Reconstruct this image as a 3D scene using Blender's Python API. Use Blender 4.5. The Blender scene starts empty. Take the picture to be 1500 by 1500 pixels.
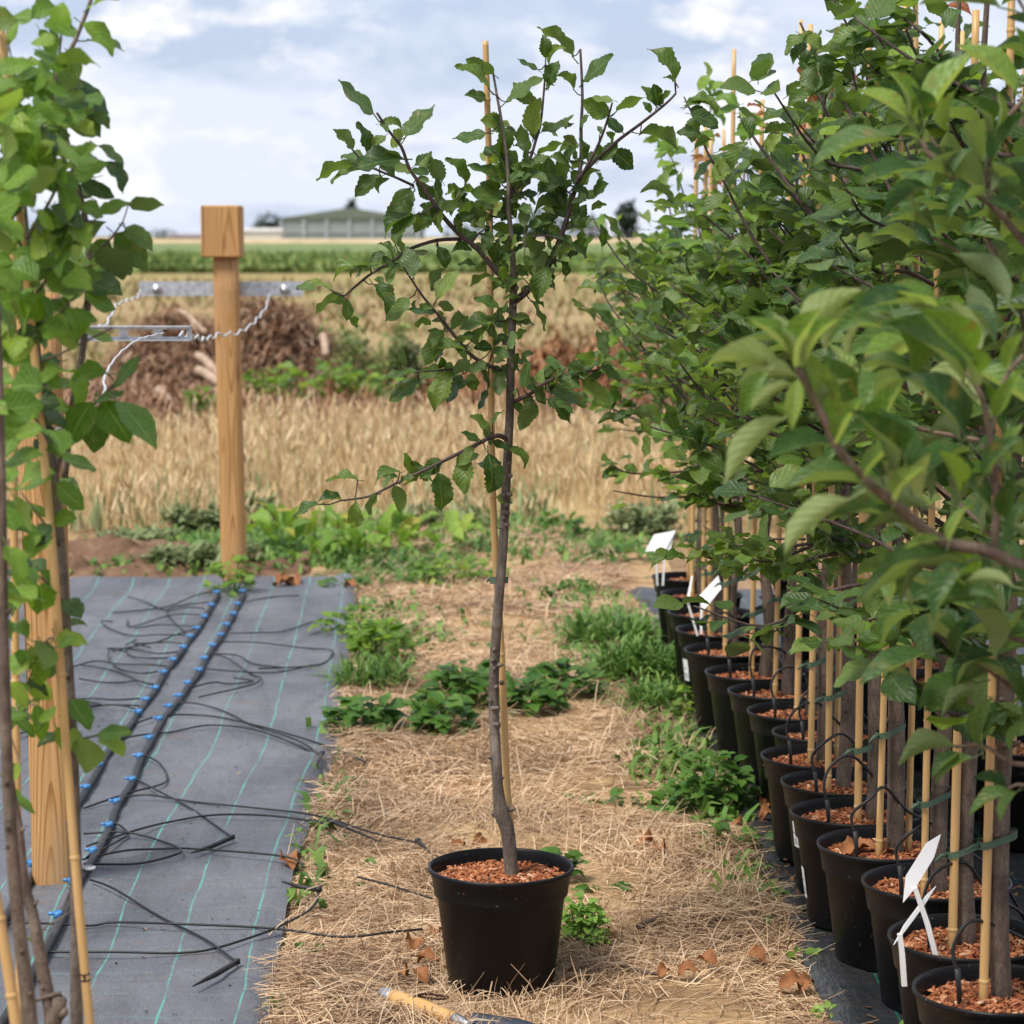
import bpy, math, random
import numpy as np
from mathutils import Vector, Matrix
R = math.radians
random.seed(7); rng = np.random.default_rng(7)
S = bpy.context.scene
C = S.collection

# ------------------------------------------------------------- camera, sky, sun, exposure
H, F, PITCH = 1.55, 3650.0, R(6.33)
cam = bpy.data.cameras.new('camera'); camo = bpy.data.objects.new('camera', cam); C.objects.link(camo)
camo.location = (0, 0, H); camo.rotation_euler = (R(90) - PITCH, 0, 0)
cam.sensor_width = 36; cam.lens = F / 1500 * 36; cam.clip_start = 0.05; cam.clip_end = 6000
cam.dof.use_dof = True; cam.dof.focus_distance = 5.05; cam.dof.aperture_fstop = 7.2
S.camera = camo
S.view_settings.view_transform = 'Standard'; S.view_settings.look = 'None'
S.view_settings.exposure = 0.45; S.view_settings.gamma = 1.0
S.render.engine = 'CYCLES'
S.cycles.max_bounces = 7; S.cycles.transparent_max_bounces = 6
S.cycles.use_denoising = True

SUN_EL, SUN_AZ = R(57), R(-134)          # azimuth measured from +Y (into the picture) towards +X
W = bpy.data.worlds.new('World'); S.world = W; W.use_nodes = True
def world():
    nt = W.node_tree; nt.nodes.clear(); N = nt.nodes.new; L = nt.links.new
    out = N('ShaderNodeOutputWorld'); bg = N('ShaderNodeBackground'); bg.inputs[1].default_value = 0.1
    sky = N('ShaderNodeTexSky'); sky.sky_type = 'NISHITA'; sky.sun_disc = False
    sky.sun_elevation = SUN_EL; sky.sun_rotation = SUN_AZ; sky.dust_density = 2.0
    tc = N('ShaderNodeTexCoord')
    def noise(scale, vec, detail, rough=0.55, dist=0.0):
        m = N('ShaderNodeMapping'); m.inputs['Scale'].default_value = vec
        L(tc.outputs['Generated'], m.inputs[0])
        n = N('ShaderNodeTexNoise'); n.inputs['Scale'].default_value = scale
        n.inputs['Detail'].default_value = detail; n.inputs['Roughness'].default_value = rough
        n.inputs['Distortion'].default_value = dist
        L(m.outputs[0], n.inputs[0]); return n.outputs[0]
    def ramp(src, stops):
        r = N('ShaderNodeValToRGB'); e = r.color_ramp.elements
        while len(e) < len(stops): e.new(0.5)
        for k, (p, c) in enumerate(stops): e[k].position = p; e[k].color = (*c, 1)
        L(src, r.inputs[0]); return r.outputs[0]
    def mix(f, a, b):
        m = N('ShaderNodeMix'); m.data_type = 'RGBA'
        if isinstance(f, float): m.inputs['Factor'].default_value = f
        else: L(f, m.inputs['Factor'])
        for s, k in ((a, 6), (b, 7)):
            if isinstance(s, tuple): m.inputs[k].default_value = (*s, 1)
            else: L(s, m.inputs[k])
        return m.outputs[2]
    # grey-blue cloud body, white cloud tops, pale haze towards the horizon
    body = mix(0.78, sky.outputs[0], (4.5, 5.25, 6.95))
    f1 = ramp(noise(1.0, (6.5, 6.5, 21), 8, 0.58, 0.3), [(0.44, (0, 0, 0)), (0.57, (1, 1, 1))])
    f2 = ramp(noise(1.0, (15, 15, 32), 8, 0.6, 0.15), [(0.52, (0, 0, 0)), (0.63, (1, 1, 1))])
    c = mix(f1, body, (6.1, 6.55, 7.6)); c = mix(f2, c, (7.5, 7.55, 7.85))
    L(c, bg.inputs[0]); L(bg.outputs[0], out.inputs[0])
world()
sl = bpy.data.lights.new('sun', 'SUN'); sl.energy = 3.1; sl.angle = R(18); sl.color = (1, .95, .87)
so = bpy.data.objects.new('sun', sl); C.objects.link(so)
so.rotation_euler = Vector((-math.sin(SUN_AZ) * math.cos(SUN_EL), -math.cos(SUN_AZ) * math.cos(SUN_EL), -math.sin(SUN_EL))).to_track_quat('-Z', 'Y').to_euler()
so.location = (-4, -3, 9)

# ------------------------------------------------------------- photo geometry: pixel of the 1500 px photo -> place
cp, sp = math.cos(PITCH), math.sin(PITCH)
def ray(px, py):
    a = (px - 750) / F; b = (750 - py) / F
    return Vector((a, cp + b * sp, -sp + b * cp))
def P(px, py, Y):                        # the point of that sight line at distance Y
    d = ray(px, py); t = Y / d.y
    return Vector((d.x * t, Y, H + d.z * t))
def A(px, py, z=0.0):                    # where that sight line meets the level z
    d = ray(px, py); t = (z - H) / d.z
    return Vector((d.x * t, d.y * t, z))
def pxm(p): return (p[1] * cp - (p[2] - H) * sp) / F      # metres per photo pixel at a place

# ------------------------------------------------------------- helpers
def tag(o, label=None, cat=None, group=None, kind=None):
    if label: o['label'] = label
    if cat: o['category'] = cat
    if group: o['group'] = group
    if kind: o['kind'] = kind
    return o
def thing(name, label, cat, loc=(0, 0, 0), group=None):
    o = bpy.data.objects.new(name, None); o.empty_display_size = .05; C.objects.link(o); o.location = loc
    return tag(o, label, cat, group)
def link(name, me, parent=None, M=None):
    o = bpy.data.objects.new(name, me); C.objects.link(o)
    if parent: o.parent = parent
    if M is not None: o.matrix_basis = M
    return o
class MB:
    def __init__(s): s.v = []; s.f = []; s.m = []; s.uv = {}
    def add(s, vs, fs, mi=0, uvs=None):
        n = len(s.v); s.v += [tuple(v) for v in vs]
        if uvs:
            for k, u in enumerate(uvs): s.uv[n + k] = u
        s.f += [tuple(i + n for i in f) for f in fs]; s.m += [mi] * len(fs)
    def box(s, c, d, mi=0, rz=0.0, M=None):
        a = [Vector((x * d[0] / 2, y * d[1] / 2, z * d[2] / 2)) for z in (-1, 1) for y in (-1, 1) for x in (-1, 1)]
        if M is None: M = Matrix.Rotation(rz, 3, 'Z')
        s.add([M @ v + Vector(c) for v in a], [(0, 2, 3, 1), (4, 5, 7, 6), (0, 1, 5, 4), (2, 6, 7, 3), (0, 4, 6, 2), (1, 3, 7, 5)], mi)
    def tube(s, pts, rad, n=6, mi=0, cap=True):
        pts = [Vector(p) for p in pts]; k = len(pts)
        if not hasattr(rad, '__len__'): rad = [rad] * k
        up = None; rings = []
        for i in range(k):
            t = (pts[min(i + 1, k - 1)] - pts[max(i - 1, 0)])
            t = t.normalized() if t.length > 1e-9 else Vector((0, 0, 1))
            if up is None: up = t.orthogonal().normalized()
            up = (up - t * up.dot(t)); up = up.normalized() if up.length > 1e-6 else t.orthogonal().normalized()
            b = t.cross(up)
            rings.append([pts[i] + (up * math.cos(2 * math.pi * j / n) + b * math.sin(2 * math.pi * j / n)) * rad[i] for j in range(n)])
        vs = [v for r in rings for v in r]
        fs = [(i * n + j, i * n + (j + 1) % n, (i + 1) * n + (j + 1) % n, (i + 1) * n + j) for i in range(k - 1) for j in range(n)]
        if cap: fs += [tuple(range(n - 1, -1, -1)), tuple((k - 1) * n + j for j in range(n))]
        s.add(vs, fs, mi)
    def lathe(s, prof, n=48, c=(0, 0, 0), mi=0, close=False):
        vs = [(c[0] + r * math.cos(2 * math.pi * j / n), c[1] + r * math.sin(2 * math.pi * j / n), c[2] + z) for r, z in prof for j in range(n)]
        fs = [(i * n + j, i * n + (j + 1) % n, (i + 1) * n + (j + 1) % n, (i + 1) * n + j) for i in range(len(prof) - 1) for j in range(n)]
        if close: fs += [tuple(range(n - 1, -1, -1)), tuple((len(prof) - 1) * n + j for j in range(n))]
        s.add(vs, fs, mi)
    def mesh(s, name, mats, smooth=True):
        me = bpy.data.meshes.new(name); me.from_pydata(s.v, [], s.f)
        for m in (mats if isinstance(mats, (list, tuple)) else [mats]): me.materials.append(m)
        if any(s.m): me.polygons.foreach_set('material_index', s.m)
        if s.uv:
            ul = me.uv_layers.new(name='UVMap')
            vi = np.empty(len(me.loops), np.int32); me.loops.foreach_get('vertex_index', vi)
            tab = np.zeros((len(s.v), 2), np.float32)
            for k, u in s.uv.items(): tab[k] = u
            ul.data.foreach_set('uv', tab[vi].ravel())
        if smooth: me.polygons.foreach_set('use_smooth', [True] * len(me.polygons))
        me.update(); return me
    def build(s, name, mats, parent=None, smooth=True, M=None): return link(name, s.mesh(name, mats, smooth), parent, M)
def npmesh(name, v, q, mat, smooth=False, uv=None):
    me = bpy.data.meshes.new(name); k = q.shape[1]; q = q.astype(np.int32)
    me.vertices.add(len(v)); me.vertices.foreach_set('co', v.astype(np.float32).ravel())
    me.loops.add(q.size); me.loops.foreach_set('vertex_index', q.ravel())
    me.polygons.add(len(q)); me.polygons.foreach_set('loop_start', np.arange(len(q), dtype=np.int32) * k)
    me.update(calc_edges=True)
    if uv is not None:
        ul = me.uv_layers.new(name='UVMap'); ul.data.foreach_set('uv', uv[q.ravel()].astype(np.float32).ravel())
    if smooth: me.polygons.foreach_set('use_smooth', np.ones(len(q), bool))
    me.materials.append(mat); return me
def smooth_path(pts, sub=4):
    pts = [Vector(p) for p in pts]; out = []
    for i in range(len(pts) - 1):
        a, b, c, d = pts[max(i - 1, 0)], pts[i], pts[i + 1], pts[min(i + 2, len(pts) - 1)]
        for k in range(sub):
            t = k / sub
            out.append(0.5 * ((2 * b) + (c - a) * t + (2 * a - 5 * b + 4 * c - d) * t * t + (3 * b - a - 3 * c + d) * t ** 3))
    return out + [pts[-1]]
def lerps(vals, n): return list(np.interp(np.linspace(0, 1, n), np.linspace(0, 1, len(vals)), vals))
def strips(p, d, L, w, h, seg=2, droop=0.0, wtip=0.4, side=None):
    """p,d (N,3), L,w,h (N,): bent strips of seg quads; d is the run, h the arch height"""
    N = len(p); t = np.linspace(0, 1, seg + 1)
    if side is None:
        s = np.stack([-d[:, 1], d[:, 0], np.zeros(N)], 1); n = np.linalg.norm(s, axis=1, keepdims=True)
        s = np.where(n > 1e-4, s / np.maximum(n, 1e-6), np.array([[1., 0, 0]]))
    else: s = side
    c = p[:, None, :] + d[:, None, :] * (L[:, None] * t[None])[:, :, None]
    c[:, :, 2] += h[:, None] * (4 * t * (1 - t))[None] - (droop * L)[:, None] * (t ** 2)[None] if np.ndim(droop) == 0 else h[:, None] * (4 * t * (1 - t))[None] - (droop * L)[:, None] * (t ** 2)[None]
    wd = w[:, None] * (1 + (wtip - 1) * t[None] ** 2) / 2
    v = np.stack([c - s[:, None, :] * wd[:, :, None], c + s[:, None, :] * wd[:, :, None]], 2).reshape(-1, 3)
    k = 2 * (seg + 1); b = (np.arange(N) * k)[:, None, None] + (np.arange(seg) * 2)[None, :, None] + np.array([0, 1, 3, 2])[None, None, :]
    return v, b.reshape(-1, 4)
def joinv(parts):
    vs, qs, n = [], [], 0
    for v, q in parts: vs.append(v); qs.append(q + n); n += len(v)
    return np.concatenate(vs), np.concatenate(qs)

# ------------------------------------------------------------- materials
class NT:
    def __init__(s, name):
        s.mat = bpy.data.materials.new(name); s.mat.use_nodes = True; s.t = s.mat.node_tree
        s.t.nodes.clear(); s.out = s.n('ShaderNodeOutputMaterial'); s.tc = s.n('ShaderNodeTexCoord')
    def n(s, k): return s.t.nodes.new(k)
    def l(s, a, b): s.t.links.new(a, b)
    def val(s, sock, v):
        if hasattr(v, 'links'): s.l(v, sock)
        elif isinstance(v, tuple) and len(v) == 3 and sock.type == 'RGBA': sock.default_value = (*v, 1)
        else: sock.default_value = v
    def noise(s, scale=5., vec=(1, 1, 1), detail=5., rough=.55, dist=0., co='Object'):
        m = s.n('ShaderNodeMapping'); m.inputs['Scale'].default_value = vec; s.l(s.tc.outputs[co], m.inputs[0])
        n = s.n('ShaderNodeTexNoise')
        for k, v in (('Scale', scale), ('Detail', detail), ('Roughness', rough), ('Distortion', dist)): n.inputs[k].default_value = v
        s.l(m.outputs[0], n.inputs[0]); return n.outputs[0]
    def ramp(s, src, stops):
        r = s.n('ShaderNodeValToRGB'); e = r.color_ramp.elements
        while len(e) < len(stops): e.new(.5)
        for k, (p, c) in enumerate(stops):
            e[k].position = p; e[k].color = (*c, 1) if isinstance(c, tuple) else (c, c, c, 1)
        s.l(src, r.inputs[0]); return r.outputs[0]
    def mix(s, f, a, b, mode='MIX'):
        m = s.n('ShaderNodeMix'); m.data_type = 'RGBA'; m.blend_type = mode
        s.val(m.inputs['Factor'], f); s.val(m.inputs[6], a); s.val(m.inputs[7], b); return m.outputs[2]
    def math(s, op, a, b=0., c=0.):
        m = s.n('ShaderNodeMath'); m.operation = op
        for k, v in enumerate((a, b, c)): s.val(m.inputs[k], v)
        return m.outputs[0]
    def rand(s):
        a = s.n('ShaderNodeObjectInfo').outputs['Random']; g = s.n('ShaderNodeNewGeometry').outputs['Random Per Island']
        return s.math('FRACT', s.math('ADD', a, g))
    def bump(s, src, strength=.3, dist=.01):
        b = s.n('ShaderNodeBump'); b.inputs['Strength'].default_value = strength; b.inputs['Distance'].default_value = dist
        s.l(src, b.inputs['Height']); return b.outputs[0]
    def bsdf(s, col, rough=.7, spec=.4, bump=None, metal=0.):
        b = s.n('ShaderNodeBsdfPrincipled'); s.val(b.inputs['Base Color'], col); s.val(b.inputs['Roughness'], rough)
        b.inputs['Specular IOR Level'].default_value = spec; b.inputs['Metallic'].default_value = metal
        if bump is not None: s.l(bump, b.inputs['Normal'])
        return b.outputs[0]
    def done(s, sh): s.l(sh, s.out.inputs[0]); return s.mat
def noisy(name, stops, scale=6., vec=(1, 1, 1), rough=.8, spec=.3, bump=(.3, .01), detail=6., metal=0., bscale=None, dist=0.):
    t = NT(name); n = t.noise(scale, vec, detail, dist=dist); b = n if bscale is None else t.noise(bscale, vec, 6)
    return t.done(t.bsdf(t.ramp(n, stops), rough, spec, t.bump(b, *bump) if bump else None, metal))
def islands(name, stops, rough=.8, spec=.2, trans=0., noise=None):
    t = NT(name); c = t.ramp(t.rand(), stops)
    if noise: c = t.mix(noise[1], c, t.ramp(t.noise(noise[0]), [(.35, noise[2]), (.65, noise[3])]), 'MULTIPLY')
    b = t.bsdf(c, rough, spec)
    if trans:
        tr = t.n('ShaderNodeBsdfTranslucent'); t.val(tr.inputs[0], c)
        m = t.n('ShaderNodeMixShader'); m.inputs[0].default_value = trans; t.l(b, m.inputs[1]); t.l(tr.outputs[0], m.inputs[2]); b = m.outputs[0]
    return t.done(b)
def leaf_mat(name, stops, under, vein, gloss=.44, trans=.36, spec=.5, freq=6.5, vb=.5, edge=None):
    """leaf blade: uv.x across, uv.y along; paler underside, midrib and side veins"""
    t = NT(name); r = t.rand(); c = t.ramp(r, stops)
    uv = t.n('ShaderNodeSeparateXYZ'); t.l(t.tc.outputs['UV'], uv.inputs[0])
    u = t.math('ABSOLUTE', t.math('SUBTRACT', uv.outputs[0], .5)); v = uv.outputs[1]
    rib = t.math('LESS_THAN', u, .028)
    wv = t.math('SINE', t.math('MULTIPLY', t.math('SUBTRACT', v, t.math('MULTIPLY', u, .75)), freq * 6.283))
    lat = t.ramp(wv, [(.80, 0.), (1., 1.)])
    blot = t.ramp(t.noise(14., co='Object', detail=4), [(.3, .72), (.7, 1.16)])
    c = t.mix(1., c, blot, 'MULTIPLY')
    sp4 = t.n('ShaderNodeTexNoise'); sp4.noise_dimensions = '4D'; sp4.inputs['Scale'].default_value = 5.; sp4.inputs['Detail'].default_value = 5.; t.l(t.tc.outputs['Object'], sp4.inputs['Vector']); t.l(t.math('MULTIPLY', r, 60.), sp4.inputs['W'])
    blem = t.math('MULTIPLY', t.ramp(t.math('ADD', sp4.outputs[0], t.math('MULTIPLY', u, .22)), [(.69, 0.), (.74, 1.)]), .75)
    c = t.mix(blem, c, (.17, .105, .035)); c = t.mix(t.math('MULTIPLY', t.ramp(sp4.outputs[0], [(.55, 0.), (.68, 1.)]), .35), c, (.2, .22, .05))
    g = t.n('ShaderNodeNewGeometry')
    c = t.mix(t.math('MULTIPLY', lat, .18), c, vein); c = t.mix(t.math('MULTIPLY', rib, .75), c, vein)
    c = t.mix(t.math('MULTIPLY', g.outputs['Backfacing'], .8), c, under)
    bump = t.bump(t.math('ADD', t.math('MULTIPLY', wv, .22), t.math('MULTIPLY', t.noise(6., detail=4), 1.3)), vb, .0022)
    b = t.bsdf(c, gloss, spec * .8, bump)
    tr = t.n('ShaderNodeBsdfTranslucent'); t.val(tr.inputs[0], t.mix(1., c, (1.7, 1.8, .6), 'MULTIPLY'))
    m = t.n('ShaderNodeMixShader'); m.inputs[0].default_value = trans; t.l(b, m.inputs[1]); t.l(tr.outputs[0], m.inputs[2])
    return t.done(m.outputs[0])
def wood(name, a, b, c, sc=1., dep=.05):
    """growth rings cut by the faces: arches and long grain, fine fibres, a few checks"""
    t = NT(name); sx = t.n('ShaderNodeSeparateXYZ'); t.l(t.tc.outputs['Object'], sx.inputs[0]); X, Y, Z = sx.outputs
    nz = t.noise(2.2 * sc, (1, 1, .35), 3, .5); x = t.math('ADD', X, t.math('MULTIPLY', t.math('SUBTRACT', nz, .5), .05 / sc))
    d = t.math('ADD', t.math('ADD', Y, dep), t.math('MULTIPLY', t.math('SINE', t.math('MULTIPLY', Z, 2.6 * sc)), .03 / sc))
    r = t.math('SQRT', t.math('ADD', t.math('MULTIPLY', x, x), t.math('MULTIPLY', d, d)))
    ring = t.math('FRACT', t.math('ADD', t.math('MULTIPLY', r, 105. * sc), t.math('MULTIPLY', t.noise(18. * sc, (1, 1, .06), 3), .8)))
    col = t.ramp(ring, [(0., a), (.55, a), (.86, b), (.95, b), (1., a)])
    fib = t.ramp(t.noise(120. * sc, (1, 1, .02), 3), [(.3, .82), (.7, 1.1)]); col = t.mix(1., col, fib, 'MULTIPLY')
    col = t.mix(t.ramp(t.noise(4. * sc, (1, 1, .4), 4), [(.42, 0.), (.7, .6)]), col, c)
    kn = t.n('ShaderNodeTexVoronoi'); mk_ = t.n('ShaderNodeMapping'); mk_.inputs['Scale'].default_value = (9 * sc, 9 * sc, 2.4 * sc); t.l(t.tc.outputs['Object'], mk_.inputs[0]); t.l(mk_.outputs[0], kn.inputs['Vector']); kn.inputs['Scale'].default_value = 1.
    col = t.mix(t.ramp(kn.outputs['Distance'], [(.06, .75), (.17, 0.)]), col, (.16, .075, .03))
    col = t.mix(t.ramp(t.noise(7. * sc, (1, 1, .25), 6, .65), [(.5, 0.), (.72, .55)]), col, (.36, .28, .2))
    crack = t.ramp(t.noise(26. * sc, (1, 1, .014), 2, .5), [(.31, 1.), (.335, 0.)])
    col = t.mix(t.math('MULTIPLY', crack, .7), col, (.06, .035, .02))
    return t.done(t.bsdf(col, .78, .22, t.bump(t.math('SUBTRACT', fib, t.math('MULTIPLY', crack, 2.)), .25, .002)))
def bark(name, stops, scale=30.):
    t = NT(name); n = t.noise(scale * 2.2, (1, 1, .3), 8, .7); k = t.noise(11., (1, 1, .6), detail=6); g = t.noise(scale * 9, (1, 1, .5), 3)
    lent = t.ramp(t.noise(150., (1, 1, 2.6), 2), [(.62, 0.), (.68, 1.)]); ringz = t.ramp(t.noise(34., (.05, .05, 1.), 4, dist=.4), [(.56, 0.), (.62, 1.)])
    c = t.ramp(n, stops); c = t.mix(1., c, t.ramp(k, [(.32, .55), (.5, 1.), (.68, 1.45)]), 'MULTIPLY'); c = t.mix(1., c, t.ramp(g, [(.3, .75), (.7, 1.2)]), 'MULTIPLY')
    c = t.mix(t.math('MULTIPLY', lent, .45), c, (.3, .25, .2)); c = t.mix(t.math('MULTIPLY', ringz, .3), c, (.05, .036, .03))
    return t.done(t.bsdf(c, .72, .25, t.bump(t.math('ADD', n, t.math('MULTIPLY', lent, .5)), .8, .004)))
M = {}
M['path'] = noisy('path_soil', [(.3, (.17, .10, .055)), (.45, (.36, .23, .12)), (.58, (.48, .32, .17)), (.75, (.52, .36, .19))], 5., rough=.95, spec=.1, bump=(.7, .02), detail=9, bscale=38.)
M['straw'] = islands('straw', [(0., (.17, .10, .06)), (.16, (.42, .27, .155)), (.5, (.63, .44, .27)), (.8, (.74, .55, .36)), (1., (.8, .65, .47))], .6, .3, .12, noise=(2.3, .75, (.5, .44, .4), (1.18, 1.16, 1.12)))
M['crumb'] = islands('crumbs', [(0., (.03, .02, .015)), (.6, (.12, .07, .04)), (.9, (.25, .14, .07)), (1., (.4, .3, .2))], .95, .05)
M['scrub'] = islands('field_scrub', [(0., (.17, .12, .07)), (.3, (.27, .2, .105)), (.5, (.34, .255, .14)), (.68, (.25, .23, .1)), (.85, (.17, .2, .08)), (1., (.27, .15, .085))], .9, .1)
M['rim_grass'] = islands('dry_grass', [(0., (.26, .165, .08)), (.25, (.52, .36, .18)), (.65, (.72, .54, .31)), (.9, (.82, .67, .44)), (1., (.34, .37, .14))], .7, .2, .2)
M['weed'] = islands('weed', [(0., (.07, .15, .03)), (.5, (.13, .26, .05)), (1., (.23, .36, .08))], .5, .35, .3)
M['lime'] = islands('lime_weed', [(0., (.12, .25, .04)), (.6, (.22, .38, .06)), (1., (.35, .45, .09))], .5, .35, .35)
M['greyweed'] = islands('grey_weed', [(0., (.15, .2, .08)), (.6, (.24, .29, .13)), (1., (.36, .38, .2))], .7, .2, .25)
M['twig'] = islands('dead_twig', [(0., (.14, .075, .045)), (.5, (.30, .17, .10)), (.85, (.42, .27, .17)), (1., (.55, .41, .29))], .85, .1)
M['rust'] = islands('rust_weed', [(0., (.18, .075, .035)), (.5, (.33, .15, .075)), (1., (.45, .27, .14))], .85, .1, .1)
M['crop'] = islands('crop', [(0., (.09, .155, .045)), (.5, (.17, .24, .07)), (1., (.29, .33, .11))], .8, .1, .2)
M['chips'] = islands('bark_chips', [(0., (.10, .035, .016)), (.3, (.27, .085, .035)), (.7, (.43, .155, .065)), (.92, (.52, .24, .12)), (1., (.62, .42, .27))], .8, .2)
M['compost'] = noisy('compost', [(.3, (.12, .04, .018)), (.7, (.38, .14, .055))], 60., rough=.95, bump=(.8, .006))
M['deadleaf'] = noisy('dead_leaf', [(.3, (.17, .06, .025)), (.6, (.36, .155, .06)), (.8, (.46, .25, .11))], 30., rough=.75, bump=(.4, .004))
def pot_mat():
    t = NT('pot_plastic'); va = t.n('ShaderNodeVectorMath'); va.operation = 'ADD'; vs = t.n('ShaderNodeCombineXYZ'); rr = t.n('ShaderNodeObjectInfo').outputs['Random']
    t.l(t.math('MULTIPLY', rr, 37.), vs.inputs[0]); t.l(t.math('MULTIPLY', rr, 11.), vs.inputs[1]); t.l(t.tc.outputs['Object'], va.inputs[0]); t.l(vs.outputs[0], va.inputs[1])
    def pn(sc, vec, det, ro=.55):
        m = t.n('ShaderNodeMapping'); m.inputs['Scale'].default_value = vec; t.l(va.outputs[0], m.inputs[0]); q = t.n('ShaderNodeTexNoise'); q.inputs['Scale'].default_value = sc; q.inputs['Detail'].default_value = det; q.inputs['Roughness'].default_value = ro; t.l(m.outputs[0], q.inputs[0]); return q.outputs[0]
    d = pn(4.5, (1, 1, .7), 8, .68); splash = t.ramp(pn(34., (1, 1, .8), 5, .7), [(.62, 0.), (.72, 1.)]); sz = t.n('ShaderNodeSeparateXYZ'); t.l(t.tc.outputs['Object'], sz.inputs[0])
    low = t.ramp(sz.outputs[2], [(.0, 1.), (.14, 0.)]); dust = t.ramp(d, [(.42, 0.), (.78, 1.)])
    spk = t.ramp(pn(120., (1, 1, 1), 2), [(.70, 0.), (.74, 1.)])
    c = t.mix(t.math('MULTIPLY', dust, .10), (.0065, .0068, .0078), (.07, .065, .06)); c = t.mix(t.math('MULTIPLY', t.math('MULTIPLY', splash, low), .5), c, (.13, .09, .06)); c = t.mix(t.math('MULTIPLY', spk, .3), c, (.3, .28, .26))
    return t.done(t.bsdf(c, t.ramp(d, [(.3, .32), (.7, .46)]), .16, t.bump(t.noise(90., (1, 1, .3), 3), .08, .002)))
M['pot'] = pot_mat()
def fabric_mat(name, base, dirt, line, cross, off, scuff=None, rough=.6):
    t = NT(name); uv = t.n('ShaderNodeSeparateXYZ'); t.l(t.tc.outputs['UV'], uv.inputs[0])
    wob = t.math('MULTIPLY', t.math('SUBTRACT', t.noise(2.2, detail=3, co='UV'), .5), .025)
    def grid(c, o, wd):
        a = t.math('ABSOLUTE', t.math('SUBTRACT', t.math('FRACT', t.math('ADD', t.math('DIVIDE', t.math('ADD', c, wob), .155), o)), .5)); return t.math('LESS_THAN', a, wd)
    g1 = grid(uv.outputs[0], off, .0155); g2 = grid(uv.outputs[1], 0., .009)
    c = t.ramp(t.noise(1.7, detail=8, rough=.62), base)
    wv = t.ramp(t.noise(420., (1, .12, 1), 2, co='UV'), [(.3, .8), (.7, 1.15)]); c = t.mix(1., c, wv, 'MULTIPLY')
    wv2 = t.ramp(t.noise(420., (.12, 1, 1), 2, co='UV'), [(.3, .86), (.7, 1.1)]); c = t.mix(1., c, wv2, 'MULTIPLY')
    st = t.ramp(t.noise(2.6, (1.6, .5, 1), 7, .6, 1.2, co='UV'), [(.32, .68), (.5, 1.), (.7, 1.12)]); c = t.mix(1., c, st, 'MULTIPLY')
    du = t.ramp(t.noise(6., (.5, 1.4, 1), 8, .68, .5, co='UV'), [(.56, 0.), (.72, 1.)]); c = t.mix(t.math('MULTIPLY', du, .45), c, dirt)
    d = t.ramp(t.noise(26., detail=6, rough=.7), [(.575, 0.), (.69, 1.)]); c = t.mix(t.math('MULTIPLY', d, .6), c, dirt)
    brk = t.ramp(t.noise(7., detail=3, co='UV'), [(.35, .25), (.6, 1.)])
    c = t.mix(t.math('MULTIPLY', t.math('MULTIPLY', g1, brk), .8), c, line); c = t.mix(t.math('MULTIPLY', t.math('MULTIPLY', g2, brk), cross), c, line)
    if scuff:
        s = t.ramp(t.noise(3., (3, .5, 1), 6, co='UV', dist=.6), [(.60, 0.), (.74, 1.)]); c = t.mix(t.math('MULTIPLY', s, .6), c, scuff)
    return t.done(t.bsdf(c, rough, .4, t.bump(t.math('ADD', t.noise(5., (1, .3, 1), 7, .6, co='UV'), t.math('MULTIPLY', t.noise(3., (.35, 1.6, 1), 4, dist=1., co='UV'), .8)), .6, .05)))
M['fabric'] = fabric_mat('grey_membrane', [(.25, (.07, .074, .088)), (.45, (.115, .12, .138)), (.6, (.145, .149, .167)), (.8, (.2, .2, .212))], (.16, .115, .08), (.1, .38, .32), .4, 0.)
M['blackfabric'] = fabric_mat('black_membrane', [(.3, (.014, .015, .017)), (.7, (.035, .036, .04))], (.09, .065, .045), (.012, .16, .095), .4, .35, (.2, .21, .23), .38)
M['post'] = wood('post_wood', (.55, .31, .125), (.34, .165, .055), (.46, .235, .085))
M['cane'] = noisy('bamboo', [(.3, (.50, .29, .105)), (.55, (.66, .42, .175)), (.75, (.72, .5, .25))], 14., (1, 1, .12), .42, .45, (.15, .003))
M['bark'] = bark('plum_bark', [(.3, (.085, .068, .056)), (.55, (.185, .148, .12)), (.75, (.31, .26, .21))])
M['bark2'] = bark('trunk_bark', [(.3, (.085, .06, .045)), (.55, (.17, .125, .095)), (.78, (.29, .225, .175))])
M['twigbark'] = bark('branch_bark', [(.3, (.055, .037, .036)), (.6, (.115, .08, .073)), (.8, (.18, .135, .12))], 60.)
M['applebark'] = bark('apple_bark', [(.3, (.12, .075, .055)), (.55, (.21, .145, .11)), (.78, (.32, .25, .2))], 50.)
M['galv'] = noisy('galvanised', [(.3, (.36, .38, .41)), (.5, (.55, .57, .6)), (.7, (.68, .7, .73))], 45., rough=.42, spec=.5, bump=(.08, .002), metal=.7)
M['wire'] = noisy('wire', [(.3, (.62, .62, .62)), (.7, (.78, .78, .78))], 30., rough=.4, bump=None, metal=.5)
M['hose'] = noisy('black_hose', [(.3, (.009, .009, .01)), (.65, (.02, .02, .02)), (.8, (.055, .05, .045))], 22., rough=.5, spec=.4, bump=(.1, .002))
M['pipe'] = noisy('dusty_pipe', [(.3, (.014, .014, .016)), (.55, (.03, .03, .031)), (.75, (.085, .08, .075))], 9., rough=.5, bump=(.15, .003))
M['blue'] = noisy('blue_plastic', [(.3, (.04, .17, .42)), (.7, (.08, .27, .56))], 40., rough=.4, spec=.5, bump=None)
M['tie'] = noisy('green_tie', [(.3, (.06, .11, .07)), (.7, (.11, .17, .11))], 60., rough=.6, bump=None)
M['white'] = islands('white_plastic', [(0., (.84, .84, .84)), (1., (.9, .9, .9))], .45, .4, .12)
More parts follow.
